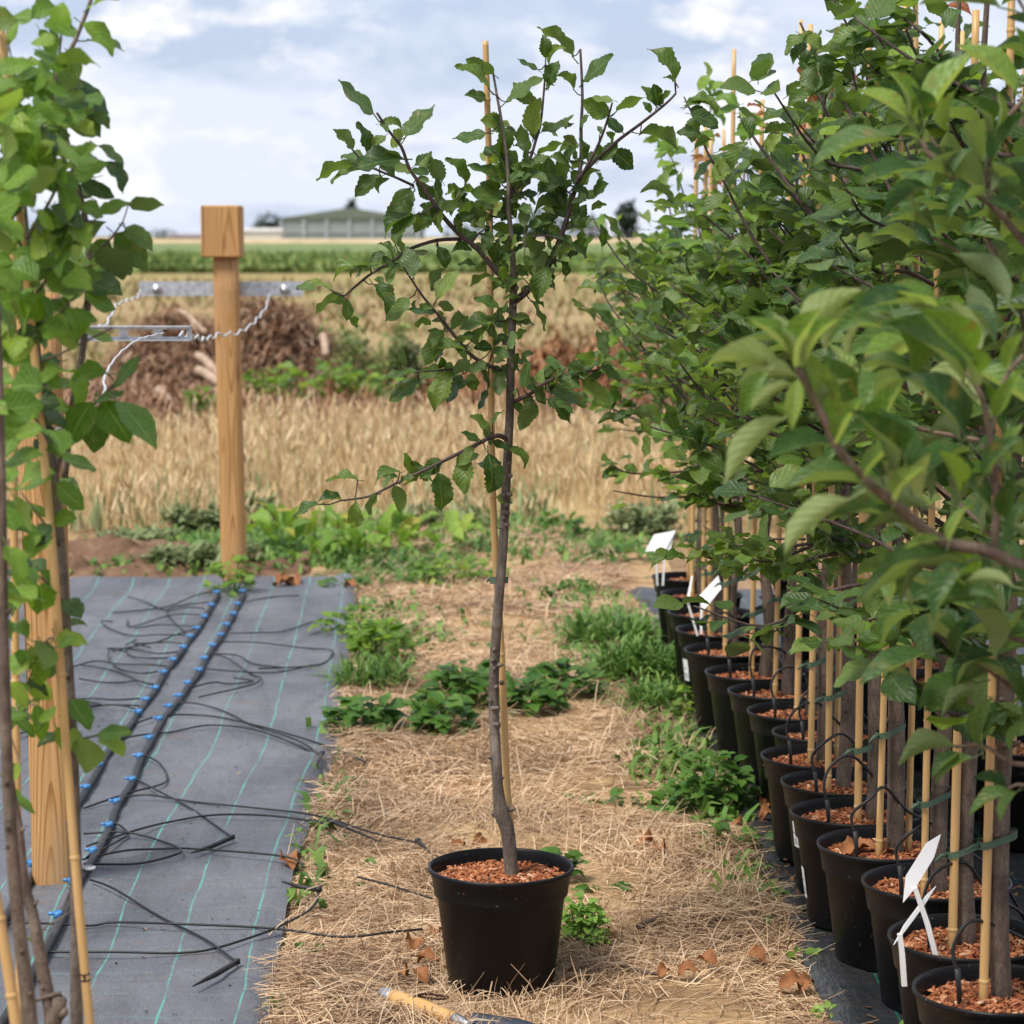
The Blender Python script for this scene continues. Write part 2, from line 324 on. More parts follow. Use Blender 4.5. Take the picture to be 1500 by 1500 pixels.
M['tape'] = noisy('black_tape', [(.3, (.01, .01, .012)), (.7, (.03, .03, .03))], 60., rough=.5, bump=None)
M['steel'] = noisy('steel', [(.3, (.42, .42, .43)), (.7, (.62, .62, .63))], 30., rough=.25, bump=(.05, .001), metal=.9)
M['blade'] = noisy('trowel_steel', [(.3, (.05, .06, .085)), (.55, (.09, .105, .14)), (.75, (.16, .14, .12))], 25., rough=.45, bump=(.1, .002), metal=.35)
M['ash'] = wood('trowel_wood', (.62, .37, .14), (.50, .27, .09), (.56, .32, .12), sc=3.)
M['cord'] = noisy('leather_cord', [(.3, (.04, .02, .015)), (.7, (.09, .045, .03))], 40., rough=.7, bump=None)
M['stick'] = noisy('stick', [(.3, (.045, .03, .026)), (.7, (.13, .085, .065))], 40., rough=.8)
M['log'] = noisy('pale_wood', [(.3, (.3, .2, .13)), (.7, (.55, .42, .31))], 16., (1, 1, 1), .8)
M['soil'] = noisy('bare_soil', [(.3, (.10, .055, .034)), (.55, (.2, .12, .075)), (.75, (.31, .205, .13))], 7., rough=.95, spec=.1, bump=(.9, .03), detail=9, bscale=26.)
L_ = {}
L_['plum'] = leaf_mat('plum_leaf', [(0., (.036, .08, .017)), (.5, (.075, .14, .028)), (.85, (.135, .21, .042)), (1., (.21, .285, .06))], (.11, .165, .065), (.14, .21, .07))
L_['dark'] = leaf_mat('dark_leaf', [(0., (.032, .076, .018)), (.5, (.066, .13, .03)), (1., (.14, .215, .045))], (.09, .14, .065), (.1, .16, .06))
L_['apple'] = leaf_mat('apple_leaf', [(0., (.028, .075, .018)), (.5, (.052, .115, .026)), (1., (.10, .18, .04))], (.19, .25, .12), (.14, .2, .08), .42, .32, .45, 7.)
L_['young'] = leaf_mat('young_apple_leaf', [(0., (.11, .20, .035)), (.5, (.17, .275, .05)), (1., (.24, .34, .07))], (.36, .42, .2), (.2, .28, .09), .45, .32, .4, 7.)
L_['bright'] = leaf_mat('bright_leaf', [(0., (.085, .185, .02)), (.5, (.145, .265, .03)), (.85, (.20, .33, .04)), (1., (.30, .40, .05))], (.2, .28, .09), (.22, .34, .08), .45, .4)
L_['nettle'] = leaf_mat('nettle_leaf', [(0., (.035, .105, .015)), (.5, (.065, .165, .022)), (1., (.12, .235, .04))], (.1, .17, .06), (.09, .18, .04), .5, .3, .35, 6.)
L_['mint'] = leaf_mat('mint_leaf', [(0., (.17, .32, .05)), (.5, (.26, .44, .08)), (1., (.36, .54, .13))], (.16, .26, .09), (.2, .34, .09), .5, .3, .35, 5., .15)
L_['dock'] = leaf_mat('dock_leaf', [(0., (.11, .22, .03)), (.6, (.2, .34, .05)), (.9, (.28, .4, .07)), (1., (.5, .33, .06))], (.17, .26, .08), (.24, .36, .1), .5, .35, .35, 6.)
L_['redtip'] = leaf_mat('red_tip_leaf', [(0., (.26, .045, .035)), (.6, (.33, .1, .05)), (1., (.3, .17, .05))], (.3, .12, .08), (.3, .1, .06), .45, .3)

def leaf_mesh(name, mat, n=9, w=.33, p=.85, q=.7, serr=.05, wave=.06, fold=.12, arch=.12, pet=.2, seed=0, curl=0.):
    r = random.Random(seed); b = MB(); us = (-1, -.5, 0, .5, 1); vs = []; uv = []
    ph = r.uniform(0, 6.28); k = r.uniform(8, 14); tw = r.uniform(-.25, .25); sway = r.uniform(-.08, .08)
    for i in range(n + 1):
        v = i / n; wd = w * max(math.sin(math.pi * v ** p), 0) ** q
        if v > .8: wd *= 1 - .35 * ((v - .8) / .2)
        wd = max(wd, .012)
        for u in us:
            e = 1 + (serr * (1 if (i + (u > 0)) % 2 else -1) + r.uniform(-serr, serr) * .8 if abs(u) == 1 else 0)
            x = u * wd * e
            z = arch * 4 * v * (1 - v) + abs(u) * wd * fold / .33 * (1 - curl * abs(u)) + wave * u * u * math.sin(k * v + ph + (1.7 if u > 0 else 0)) + r.uniform(-1, 1) * wave * .25 * abs(u)
            x += sway * math.sin(math.pi * v)
            a = tw * (v - .5); vs.append((x * math.cos(a) - z * math.sin(a) * .4, v, z + x * math.sin(a))); uv.append((u * .5 + .5, v))
    fs = [(i * 5 + j, i * 5 + j + 1, (i + 1) * 5 + j + 1, (i + 1) * 5 + j) for i in range(n) for j in range(4)]
    b.add(vs, fs, 0, uv)
    if pet:
        pr = .014; base = []
        for y, z, rr in ((-pet, -pet * .25, pr * 1.2), (.03, 0.0, pr)):
            base += [(rr * math.cos(a), y, z + rr * math.sin(a)) for a in (.5, 2.6, 4.7)]
        b.add(base, [(0, 1, 4, 3), (1, 2, 5, 4), (2, 0, 3, 5)], 0, [(.5, .5)] * 6)
    return b.mesh(name, mat)
def variants(key, mat, k, **kw):
    return [leaf_mesh('leaf', L_[mat], seed=hash(key) % 97 + i * 13 if False else sum(map(ord, key)) + i * 13,
                      **{a: (random.Random(i * 7 + len(a)).uniform(*v) if isinstance(v, tuple) else v) for a, v in kw.items()}) for i in range(k)]
LV = {'plum': variants('plum', 'plum', 12, n=16, w=(.27, .355), serr=(.045, .095), wave=(.035, .085), fold=(.02, .28), arch=(-.04, .2), pet=.2),
      'dark': variants('dark', 'dark', 10, n=9, w=(.31, .39), serr=(.03, .07), wave=(.02, .06), fold=(.0, .22), arch=(.0, .17), pet=.2),
      'apple': variants('apple', 'apple', 10, n=8, w=(.2, .28), serr=(.0, .02), wave=(.01, .04), fold=(.2, .55), arch=(.03, .22), pet=.24),
      'young': variants('young', 'young', 6, n=8, w=(.19, .26), serr=(.0, .02), wave=(.01, .035), fold=(.25, .6), arch=(.02, .18), pet=.2),
      'bright': variants('bright', 'bright', 10, n=9, w=(.31, .4), serr=(.03, .09), wave=(.02, .06), fold=(.0, .2), arch=(.0, .16), pet=.22),
      'nettle': variants('nettle', 'nettle', 6, n=8, w=(.3, .36), serr=(.06, .1), wave=(.02, .05), fold=(.0, .2), arch=(.05, .22), pet=.15, p=.7),
      'mint': variants('mint', 'mint', 5, n=7, w=(.36, .44), serr=.06, wave=.05, fold=.1, arch=.15, pet=.1),
      'dock': variants('dock', 'dock', 6, n=8, w=(.16, .24), serr=.02, wave=(.03, .07), fold=(.05, .3), arch=(.1, .3), pet=.2),
      'redtip': variants('redtip', 'redtip', 4, n=7, w=(.26, .32), serr=.05, wave=.05, fold=(.1, .4), arch=.1, pet=.2),
      'deadl': [leaf_mesh('leaf', M['deadleaf'], 8, .3, serr=.1, wave=.14, fold=.3, arch=.25, pet=.15, seed=500 + i) for i in range(4)]}
def leaf_matrix(b, y, L, n, wf=1.):
    y = y.normalized(); z = n - y * n.dot(y)
    z = z.normalized() if z.length > 1e-5 else y.orthogonal().normalized()
    x = y.cross(z)
    return Matrix(((x.x * L * wf, y.x * L, z.x * L, b.x), (x.y * L * wf, y.y * L, z.y * L, b.y), (x.z * L * wf, y.z * L, z.z * L, b.z), (0, 0, 0, 1)))
def put_leaf(root, key, b, y, L, n, wf=1.):
    me = random.choice(LV[key])
    return link('leaf', me, root, leaf_matrix(b - root.location, y, L, n, wf))
CAM = Vector((0, 0, H))
def photo_leaf(root, key, bx, by, tx, ty, face, Y, dt=0., flip=False, wf=1.):
    b = P(bx, by, Y); t = P(tx, ty, Y + dt); y = (t - b); L = y.length; yn = y.normalized()
    n0 = (CAM - b).normalized(); n0 = (n0 - yn * n0.dot(yn)).normalized(); n1 = yn.cross(n0)
    s = math.sqrt(max(0, 1 - face * face))
    if n1.z < 0: n1 = -n1
    n = n0 * face + n1 * s
    if flip: n = -n0 * face + n1 * s
    return put_leaf(root, key, b, y, L, n, wf)
# ------------------------------------------------------------- the setting: ground, path, membranes, fields
def hump(x, y):                          # gentle unevenness of trodden ground, metres
    return (np.sin(x * 7.1 + y * 2.3) * .5 + np.sin(y * 5.7 - x * 3.1 + 1.3) * .5 + np.sin(x * 17 + y * 13) * .3) * .006
EL = [A(*p) for p in ((360, 1640), (395, 1500), (430, 1290), (493, 1107), (507, 1000), (525, 862))]
ER = [A(*p) for p in ((1300, 1700), (1210, 1500), (1150, 1365), (1090, 1240), (1030, 1110), (985, 1000), (940, 900), (905, 838))]
def xl(y): return np.interp(y, [p[1] for p in EL], [p[0] for p in EL])
def xr(y): return np.interp(y, [p[1] for p in ER], [p[0] for p in ER])
def ground_mat():
    t = NT('ground'); sx = t.n('ShaderNodeSeparateXYZ'); t.l(t.tc.outputs['Object'], sx.inputs[0]); Y = sx.outputs[1]
    soil = t.ramp(t.noise(3.3, detail=9), [(.3, (.13, .075, .045)), (.5, (.25, .155, .09)), (.7, (.38, .265, .15))])
    straw = t.ramp(t.noise(2.2, (1, .5, 1), 8), [(.3, (.26, .17, .08)), (.55, (.42, .3, .145)), (.72, (.27, .27, .1))])
    tan = t.ramp(t.noise(.35, (1, .22, 1), 9, .62), [(.3, (.23, .215, .09)), (.43, (.34, .25, .125)), (.6, (.38, .25, .14)), (.75, (.28, .245, .1))])
    band = t.ramp(t.noise(.02, (.4, 1.6, 1), 5), [(.38, (.75, .95, .7)), (.6, (1.05, 1., 1.))])
    tan = t.mix(1., tan, band, 'MULTIPLY')
    def step(a, b): return t.math('MINIMUM', t.math('MAXIMUM', t.math('DIVIDE', t.math('SUBTRACT', Y, a), b - a), 0.), 1.)
    c = t.mix(step(11.5, 14.), soil, straw); c = t.mix(step(17.5, 19.5), c, (.23, .135, .08)); c = t.mix(step(23., 27.), c, tan)
    c = t.mix(t.math('MULTIPLY', step(60., 104.), .55), c, (.31, .25, .1))
    return t.done(t.bsdf(c, .95, .1, t.bump(t.noise(12., detail=8), .6, .02)))
g = MB(); g.add([(-2500, -60, -.012), (2500, -60, -.012), (2500, 4500, -.012), (-2500, 4500, -.012)], [(0, 1, 2, 3)])
tag(g.build('ground', ground_mat(), smooth=False), kind='structure')
def sheet(name, mat, xa, xb, ys, nx, zf, kind='structure', uv=None):
    ny = len(ys); u = np.linspace(0, 1, nx)
    X = np.array([xa(y) + (xb(y) - xa(y)) * u for y in ys]); Yy = np.repeat(np.array(ys)[:, None], nx, 1); Z = zf(X, Yy, u[None, :])
    v = np.stack([X, Yy, Z], -1).reshape(-1, 3)
    i = (np.arange(ny - 1)[:, None] * nx + np.arange(nx - 1)[None]).ravel()
    q = np.stack([i, i + 1, i + nx + 1, i + nx], 1)
    uvs = None if uv is None else np.stack([uv(X, Yy), Yy], -1).reshape(-1, 2)
    return npmesh(name, v, q, mat, True, uvs)
ys = np.linspace(2.6, 13.2, 150)
tag(link('path', sheet('path', M['path'], lambda y: xl(y) - .25, lambda y: xr(y) + .25, ys, 50,
                       lambda X, Y, u: .004 + hump(X, Y) + np.minimum(.0, 0) + .012 * np.exp(-((u - .5) / .3) ** 2))), kind='structure')
def fz(x, y):                            # height of the grey membrane
    return .032 + .006 * np.sin(x * 4.1 + y * 1.7) + .004 * np.sin(x * 11 - y * 3.2) + .003 * np.sin(y * 9 + x * 5)
def fzl(X, Y, u):
    d = xl(Y) - X; rd = 0 * X
    for y0, s0, h0, ph in ((5.05, .12, .006, 0.), (5.45, -.1, .008, 1.), (5.9, .2, .006, 2.), (6.35, -.15, .005, .5), (6.9, .1, .007, 1.7), (7.7, .25, .006, .2), (8.6, -.2, .007, 2.4), (9.5, .15, .006, 1.1)):
        rd = rd + h0 * np.exp(-((Y - y0 - s0 * (d - .5) - .05 * np.sin(d * 7 + ph)) / .022) ** 2) * np.clip(np.sin(d * 3.2 + ph * 2) + .25, 0, 1)
    z = rd + fz(X, Y) + .0025 * np.sin(X * 27 + 2.5 * np.sin(Y * 4.1)) * np.sin(Y * 3.3 + X * 5) + .002 * np.sin(Y * 38 + 4 * np.sin(X * 6)) * np.clip(np.sin(X * 5 + Y * 2), 0, 1) - .012 * np.exp(-d / .02) + .022 * np.exp(-((Y - 10.9) / .06) ** 2) + .012 * np.exp(-((d - .06) / .025) ** 2) * (np.sin(Y * 3.) * .5 + .5)
    return z
fab = link('weed_membrane', sheet('weed_membrane', M['fabric'], lambda y: xl(y), lambda y: xl(y) - 1.62 - .3 * (y < 9) , np.linspace(2.7, 10.95, 170), 70, fzl, uv=lambda X, Y: xl(Y) - X + .155 * .12))
tag(fab, 'grey woven weed membrane with green lines, left of the straw path', 'weed membrane')
def fzr(X, Y, u):
    d = X - xr(Y)
    return .026 + .006 * np.sin(X * 6 + Y * 2.1) + .004 * np.sin(X * 13 - Y * 4) + .003 * np.sin(X * 31 + 3 * np.sin(Y * 5)) - .012 * np.exp(-d / .02) + .012 * np.exp(-((d - .05) / .03) ** 2) * (.5 + .5 * np.sin(Y * 4.3))
M['teal'] = noisy('teal_fold', [(.3, (.02, .06, .065)), (.7, (.06, .13, .13))], 20., rough=.6)
fab2 = link('weed_membrane', sheet('weed_membrane', M['blackfabric'], lambda y: xr(y), lambda y: xr(y) + 2.4, np.linspace(2.2, 10.7, 170), 60, fzr, uv=lambda X, Y: X - xr(Y) + .155 * .3))
tag(fab2, 'black weed membrane under the row of pots on the right', 'weed membrane')
tag(link('soil_bank', sheet('soil_bank', M['soil'], lambda y: -3.4 + 0 * y, lambda y: -.85 + 0 * y, np.linspace(10.5, 13.1, 40), 90,
     lambda X, Y, u: -.02 + .085 * np.exp(-((Y - 11.9) / .45) ** 2) * np.exp(-((X + 2.0) / .75) ** 2) + .035 * (np.sin(X * 9 + Y * 4) * np.sin(Y * 11 - X * 3) + .3 * np.sin(X * 31 + Y * 23)) * np.exp(-((Y - 11.8) / .7) ** 2) + rng.normal(0, .008, X.shape) + .03 * np.abs(np.sin(X * 13 + np.sin(Y * 17) * 2) * np.sin(Y * 19 + X * 5)) * np.exp(-((Y - 11.9) / .5) ** 2))), kind='structure')
# crop strip far across the field, stubble behind it
def scatter_strips(name, mat, pts, L, w, h, up=(.6, 1.2), seg=2, wtip=.3, kind='stuff', droop=.0, lean=None):
    N = len(pts); az = rng.uniform(0, 2 * np.pi, N); e = rng.uniform(up[0], up[1], N)
    d = np.stack([np.cos(az) * np.cos(e), np.sin(az) * np.cos(e), np.sin(e)], 1)
    s = np.stack([np.cos(az + 1.57 + rng.uniform(-.8, .8, N)), np.sin(az + 1.57), np.zeros(N)], 1); s /= np.linalg.norm(s, axis=1, keepdims=True)
    return strips(pts, d, L, w, h, seg, droop, wtip, s)
def U(a, b, n): return rng.uniform(a, b, n)
b = MB(); b.add([(-260, 104.3, 0), (260, 104.3, 0), (260, 104.6, .36), (-260, 104.6, .36), (260, 400, .36), (-260, 400, .36)], [(0, 1, 2, 3), (3, 2, 4, 5)])
cropm = noisy('crop_mass', [(.3, (.075, .125, .04)), (.5, (.15, .2, .065)), (.7, (.27, .29, .11))], .55, (1, .3, 1), .9, bump=None)
cb = b.build('crop_field', cropm, smooth=False); tag(cb, kind='structure')
n = 15000; py = 104 + 55 * rng.random(n) ** 2.2
v, q = scatter_strips('x', None, np.stack([U(-34, 34, n) * py / 104, py, np.where(py < 104.8, 0.0, .25) + 0 * py], 1), U(.25, .6, n), U(.12, .3, n), U(0, .05, n), (.5, 1.3))
tag(link('crop_plants', npmesh('crop_plants', v, q, M['crop'])), kind='stuff')
b = MB(); b.add([(-300, 402, 0), (300, 402, 0), (300, 403, .8), (-300, 403, .8), (300, 560, .8), (-300, 560, .8)], [(0, 1, 2, 3), (3, 2, 4, 5)])
tag(b.build('stubble_field', noisy('stubble', [(.35, (.44, .33, .19)), (.65, (.56, .43, .26))], .3, bump=None), smooth=False), kind='structure')

# far buildings and trees
BY = 600.
def far(px, py, Y=BY): return P(px, py, Y)
br = far(512, 354); bt = thing('barn', 'long grey green barn with a dark green gable far across the field', 'barn', (br.x, BY, 0))
xa, xb, xm = far(412, 350).x - br.x, far(612, 350).x - br.x, 0
ze, zr = far(512, 320).z, far(512, 304).z
wallm = noisy('barn_wall', [(.3, (.24, .28, .27)), (.7, (.30, .335, .32))], .3, bump=None); roofm = noisy('barn_net', [(.3, (.12, .15, .12)), (.7, (.16, .19, .15))], .4, bump=None)  # far haze put into the wall and net colours by lifting them paler
postm = noisy('barn_post', [(.3, (.34, .37, .4)), (.7, (.42, .45, .48))], .5, bump=None)
b = MB(); b.add([(xa, 0, 0), (xb, 0, 0), (xb, 0, ze), (xa, 0, ze), (xa, 45, 0), (xb, 45, 0), (xb, 45, ze), (xa, 45, ze)], [(0, 1, 2, 3), (1, 5, 6, 2), (4, 0, 3, 7), (5, 4, 7, 6)]); b.build('wall', wallm, bt, False)
b = MB(); b.add([(xa - .6, -.6, ze), (0, -.6, zr), (xb + .6, -.6, ze), (xa - .6, 45.6, ze), (0, 45.6, zr), (xb + .6, 45.6, ze)], [(0, 2, 1), (3, 4, 5), (0, 1, 4, 3), (1, 2, 5, 4), (0, 3, 5, 2)]); b.build('roof', roofm, bt, False)
for k in range(7):
    b = MB(); b.box((xa + (xb - xa) * k / 6, -.25, ze / 2), (.6, .4, ze)); b.build('post', postm, bt, False)
b = MB(); b.box(((xa + xb) / 2, -.2, ze * .42), (xb - xa, .25, .35)); b.build('rail', postm, bt, False)
def shed(name, label, cat, x0, x1, yt, yb, colr, wall, Y):
    a, c = far(x0, 350, Y), far(x1, 350, Y); zt = far(x0, yt, Y).z; zm = far(x0, yb, Y).z; w = c.x - a.x
    t = thing(name, label, cat, ((a.x + c.x) / 2, Y, 0))
    b = MB(); b.box((0, 5, zm / 2), (w, 10, zm)); b.build('wall', wall, t, False)
    b = MB(); b.add([(-w / 2 - .3, -.4, zm), (w / 2 + .3, -.4, zm), (w / 2 + .3, 5, zt), (-w / 2 - .3, 5, zt), (w / 2 + .3, 10.4, zm), (-w / 2 - .3, 10.4, zm)], [(0, 1, 2, 3), (3, 2, 4, 5), (1, 4, 2), (0, 3, 5)]); b.build('roof', colr, t, False)
shed('shed', 'long low white shed left of the grey green barn', 'shed', 352, 411, 334, 339, noisy('shed_roof', [(.3, (.5, .47, .43)), (.7, (.62, .59, .54))], .3, bump=None), noisy('shed_wall', [(.3, (.62, .58, .5)), (.7, (.72, .68, .6))], .3, bump=None), 570.)
shed('shed', 'low dull purplish shed on the horizon left of the capped post', 'shed', 247, 300, 342, 346, noisy('shed_roof2', [(.3, (.24, .2, .2)), (.7, (.34, .29, .29))], .3, bump=None), noisy('shed_wall2', [(.3, (.28, .24, .23)), (.7, (.4, .34, .31))], .2, bump=None), 590.)
fleaf = islands('far_foliage', [(0., (.05, .08, .06)), (.5, (.08, .115, .08)), (1., (.12, .16, .1))], .9, .1)
def far_tree(px, yt, wpx, label, Y=680., squat=.55):
    a = far(px, 352, Y); zt = far(px, yt, Y).z; w = wpx * Y / F
    t = thing('tree', label, 'tree', (a.x, Y, 0))
    b = MB(); b.tube([(0, 0, 0), (0, 0, zt * .6)], [.03 * zt + .1, .02 * zt + .05], 6); b.build('trunk', M['stick'], t)
    n = 420; u = rng.normal(size=(n, 3)); u /= np.linalg.norm(u, axis=1, keepdims=True); rr = rng.random(n) ** .4
    p = u * rr[:, None] * np.array([w / 2, w / 2.5, zt * squat]); p[:, 2] = zt * (1 - squat) + p[:, 2] * (1 + .12 * np.sin(p[:, 0] * 2.)); p[:, 2] = np.maximum(p[:, 2], .1)
    v, q = scatter_strips('x', None, p, U(.6, 1.5, n) * zt / 7, U(.5, 1.2, n) * zt / 7, U(0, .2, n), (-.5, 1.), 1, .5)
    b = link('crown', npmesh('crown', v, q, fleaf), t)
for a in ((238, 334, 46, 'round dark tree on the horizon beside the low purplish shed'), (394, 311, 52, 'dark green tree behind the white shed and the barn end'),
          (514, 292, 17, 'small tree top rising over the barn ridge'), (600, 311, 52, 'dark tree at the right end of the barn'),
          (690, 322, 90, 'low dark tree on the horizon behind the young tree stem'), (800, 304, 100, 'broad dark tree on the horizon right of the young tree stem'),
          (865, 316, 60, 'low dark tree between the young tree and the potted row'), (918, 293, 34, 'small dark tree showing through the tops of the potted row'),
          (70, 344, 70, 'low dark tree on the horizon behind the left foliage'), (150, 346, 60, 'low tree on the horizon right of the left foliage')):
    far_tree(*a)

# ------------------------------------------------------------- rough ground between the path and the field
n = 34000; gy = 13.0 + 4.9 * rng.random(n) ** 1.1; gx = U(-1, 1, n) * gy * .21 - .1
gx = gx + .04 * np.sin(gy * 9); dens = np.sin(gx * 2.9 + 1) * np.sin(gy * 2.1 + gx) + rng.normal(size=n) * .6
k = (dens > -.45) & ~((gy < 13.7) & (np.abs(gx - .35) < .75) & (rng.random(n) < .75)) & ~((gy < 14.2) & (rng.random(n) < .55)); gx, gy = gx[k], gy[k]; n = len(gx)
base = np.stack([gx, gy, np.zeros(n)], 1); az = U(0, 6.28, n); tl = np.abs(rng.normal(0, .17, n)) + .02
d = np.stack([np.cos(az) * np.sin(tl), np.sin(az) * np.sin(tl), np.cos(tl)], 1); Lg = U(.16, .37, n) * (1 - .4 * (gy < 14)) * (1 + .38 * np.sin(gx * 2.3 + gy) * np.sin(gy * 1.7 + gx) + .16 * np.sin(gx * 7 + gy * 3)) * U(.7, 1.15, n)
side = np.stack([np.ones(n), U(-.4, .4, n), np.zeros(n)], 1)
p1 = strips(base, d, Lg, U(.002, .005, n), np.zeros(n), 2, .12, .6, side)
tip = base + d * Lg[:, None]; tip[:, 2] -= .08 * Lg
d2 = d + np.stack([U(-.3, .3, n), U(-.3, .3, n), -U(0, .3, n)], 1); d2 /= np.linalg.norm(d2, axis=1, keepdims=True)
p2 = strips(tip - d2 * .02, d2, U(.05, .11, n), U(.005, .013, n), np.zeros(n), 2, .15, .25, side)
m = n // 7; b3 = base[:m] + d[:m] * (Lg[:m] * U(.05, .5, m))[:, None]; az = U(0, 6.28, m)
d3 = np.stack([np.cos(az) * .7, np.sin(az) * .7, .7 + 0 * az], 1); p3 = strips(b3, d3, U(.1, .26, m), U(.004, .008, m), U(0, .03, m), 2, .5, .2)
v, q = joinv([p1, p2, p3]); tag(link('dry_grass', npmesh('dry_grass', v, q, M['rim_grass'])), kind='stuff')
n = 22000; yy = 24.5 + 60 * rng.random(n) ** 2.2; xx = U(-1, 1, n) * yy * .24
kk = np.sin(xx * .9 + yy * .35) + np.sin(yy * .8 - xx * .4) + rng.normal(size=n) * .7 > -.2; xx, yy = xx[kk], yy[kk]; n = len(xx)
v, q = scatter_strips('x', None, np.stack([xx, yy, 0 * xx - .01], 1), U(.06, .24, n) * (1 + (yy - 25) * .012), U(.02, .055, n) * (1 + (yy - 25) * .02), U(0, .03, n), (.3, 1.4), 2, .4)
tag(link('field_scrub', npmesh('field_scrub', v, q, M['scrub'])), kind='stuff')
n = 3600; gy = 13 + 4.6 * rng.random(n); gx = U(-1, 1, n) * gy * .2; kk = np.sin(gx * 3.1 + gy * 1.3) * np.sin(gy * 2.6 - gx) > .25; gx, gy = gx[kk], gy[kk]; n = len(gx)
v, q = scatter_strips('x', None, np.stack([gx, gy, 0 * gx], 1), U(.1, .34, n), U(.01, .03, n), U(0, .03, n), (.8, 1.5), 2, .3, droop=.15)
tag(link('weeds_in_dry_grass', npmesh('weeds_in_dry_grass', v, q, M['greyweed'])), kind='stuff')
# brush pile
bp = A(330, 588); root = thing('brush_pile', 'heap of brown dead brushwood behind the capped post', 'brush pile', (bp.x, bp.y + 1.2, 0))
def mound(x, y): return .78 * np.exp(-((x + .35) / 1.0) ** 2 - (y / 1.1) ** 2) * (1 + .25 * np.sin(x * 5 + y * 3)) + .45 * np.exp(-((x - .75) / .7) ** 2 - ((y + .1) / .9) ** 2)
gx = np.linspace(-2.6, 2.4, 60); gy = np.linspace(-2, 2, 40); X, Y = np.meshgrid(gx, gy); Z = mound(X, Y) * .9 - .02
i = (np.arange(39)[:, None] * 60 + np.arange(59)[None]).ravel()
link('mound', npmesh('mound', np.stack([X, Y, Z], -1).reshape(-1, 3), np.stack([i, i + 1, i + 61, i + 60], 1), noisy('brush_core', [(.3, (.09, .05, .032)), (.6, (.2, .115, .07)), (.8, (.31, .19, .12))], 6., bump=(1., .08), detail=9), True), root)
n = 13000; x = rng.normal(-.05, .95, n); y = rng.normal(-.3, .8, n); pz = mound(x, y) * U(.75, 1.08, n)
v, q = scatter_strips('x', None, np.stack([x, y, pz - .03], 1), U(.08, .38, n), U(.008, .022, n), U(0, .08, n), (-.4, .35), 2, .5)
tag(link('twigs', npmesh('twigs', v, q, M['twig']), root), kind='stuff')
def log(x0, y0, x1, y1, r, label, Y):
    a, c = P(x0, y0, Y), P(x1, y1, Y - .25); b = MB(); m = (a + c) / 2
    b.tube(smooth_path([a - m, (a - m) * .4 + Vector((0, 0, .02)), (c - m) * .5, c - m], 3), lerps([r, r * 1.05, r * .9], 10), 9)
    o = b.build('log', M['log']); o.location = m; tag(o, label, 'log', 'pale logs on the brush pile')
log(231, 571, 262, 606, .036, 'pale cut log slanting on the near left of the brush pile', 21.6)
log(289, 521, 322, 549, .038, 'upper pale log half hidden by the capped post', 21.9)
log(289, 543, 322, 561, .04, 'whitish split log under the upper log beside the post', 21.7)
log(256, 604, 276, 613, .042, 'short pale log end at the foot of the slanting log', 21.3)
log(270, 612, 345, 578, .03, 'long thin pale branch lying below the brush pile', 21.2)
log(262, 455, 302, 487, .022, 'thin bleached pole sticking up out of the brush pile', 22.3)
log(473, 492, 478, 520, .032, 'pale upright stub right of the capped post', 21.9)
# reddish dead weeds
n = 9000; yy = U(20.3, 25, n); xx = U(-1.6, 4.4, n); kk = (np.sin(xx * 3 + yy) + rng.normal(size=n) * .7 > -.5); xx, yy = xx[kk], yy[kk]; n = len(xx)
v, q = scatter_strips('x', None, np.stack([xx, yy, U(0, .3, n) * (xx > .2)], 1), U(.1, .42, n), U(.01, .03, n), U(0, .08, n), (.2, 1.4), 2, .5)
tag(link('dead_weeds', npmesh('dead_weeds', v, q, M['rust'])), kind='stuff')
# bare brown trash around the pile
n = 15000; yy = U(19.0, 24, n); xx = U(-4.4, 3.5, n)
v, q = scatter_strips('x', None, np.stack([xx, yy, 0 * xx + .01], 1), U(.1, .42, n), U(.008, .024, n), U(0, .12, n), (0, .95), 2, .5)
tag(link('dry_litter', npmesh('dry_litter', v, q, M['twig'])), kind='stuff')

def leafy(name, label, cat, px, py, wpx, hpx, n, key, size, group=None, z=0., up=.5, stems=True):
    c = A(px, py, z); m = pxm(c); w, h = wpx * m / 2, hpx * m
    t = thing(name, label, cat, c, group); b = MB(); lob = [random.uniform(.55, 1.3) for _ in range(7)]
    for i in range(n):
        a = random.uniform(0, 6.283); r = math.sqrt(random.random()) * lob[int(a / .8977) % 7] * (1.35 if random.random() < .12 else 1); hz = h * (random.uniform(.15, 1) ** .8) * (1 - .45 * r * r)
        p = Vector((math.cos(a) * r * w, math.sin(a) * r * w * .8, hz)); f = Vector((p.x * .35, p.y * .35, 0.))
        if stems and i % 3 == 0: b.tube([f, (f + p) / 2 + Vector((0, 0, h * .12)), p], [.0028, .0022, .0015], 4, cap=False)
        y = Vector((math.cos(a + random.uniform(-.9, .9)), math.sin(a + random.uniform(-.9, .9)), random.uniform(-.45, up)))
        nn = Vector((random.uniform(-.35, .35), random.uniform(-.7, .1), 1)); L = size * random.uniform(.65, 1.15)
        link('leaf', random.choice(LV[key]), t, leaf_matrix(p, y, L, nn))
    if b.v: b.build('stem', M['weed'], t)
    return t
G1 = 'nettle clumps growing across the straw path'
leafy('nettle', 'dark nettle clump against the right edge of the grey membrane', 'weed', 528, 1078, 112, 56, 90, 'nettle', .07, G1)
leafy('nettle', 'low nettle clump left of the stem, nearer than the tall clump', 'weed', 648, 1080, 84, 58, 70, 'nettle', .07, G1)
leafy('nettle', 'tallest nettle clump just left behind the young tree stem', 'weed', 684, 1042, 116, 72, 120, 'nettle', .07, G1)
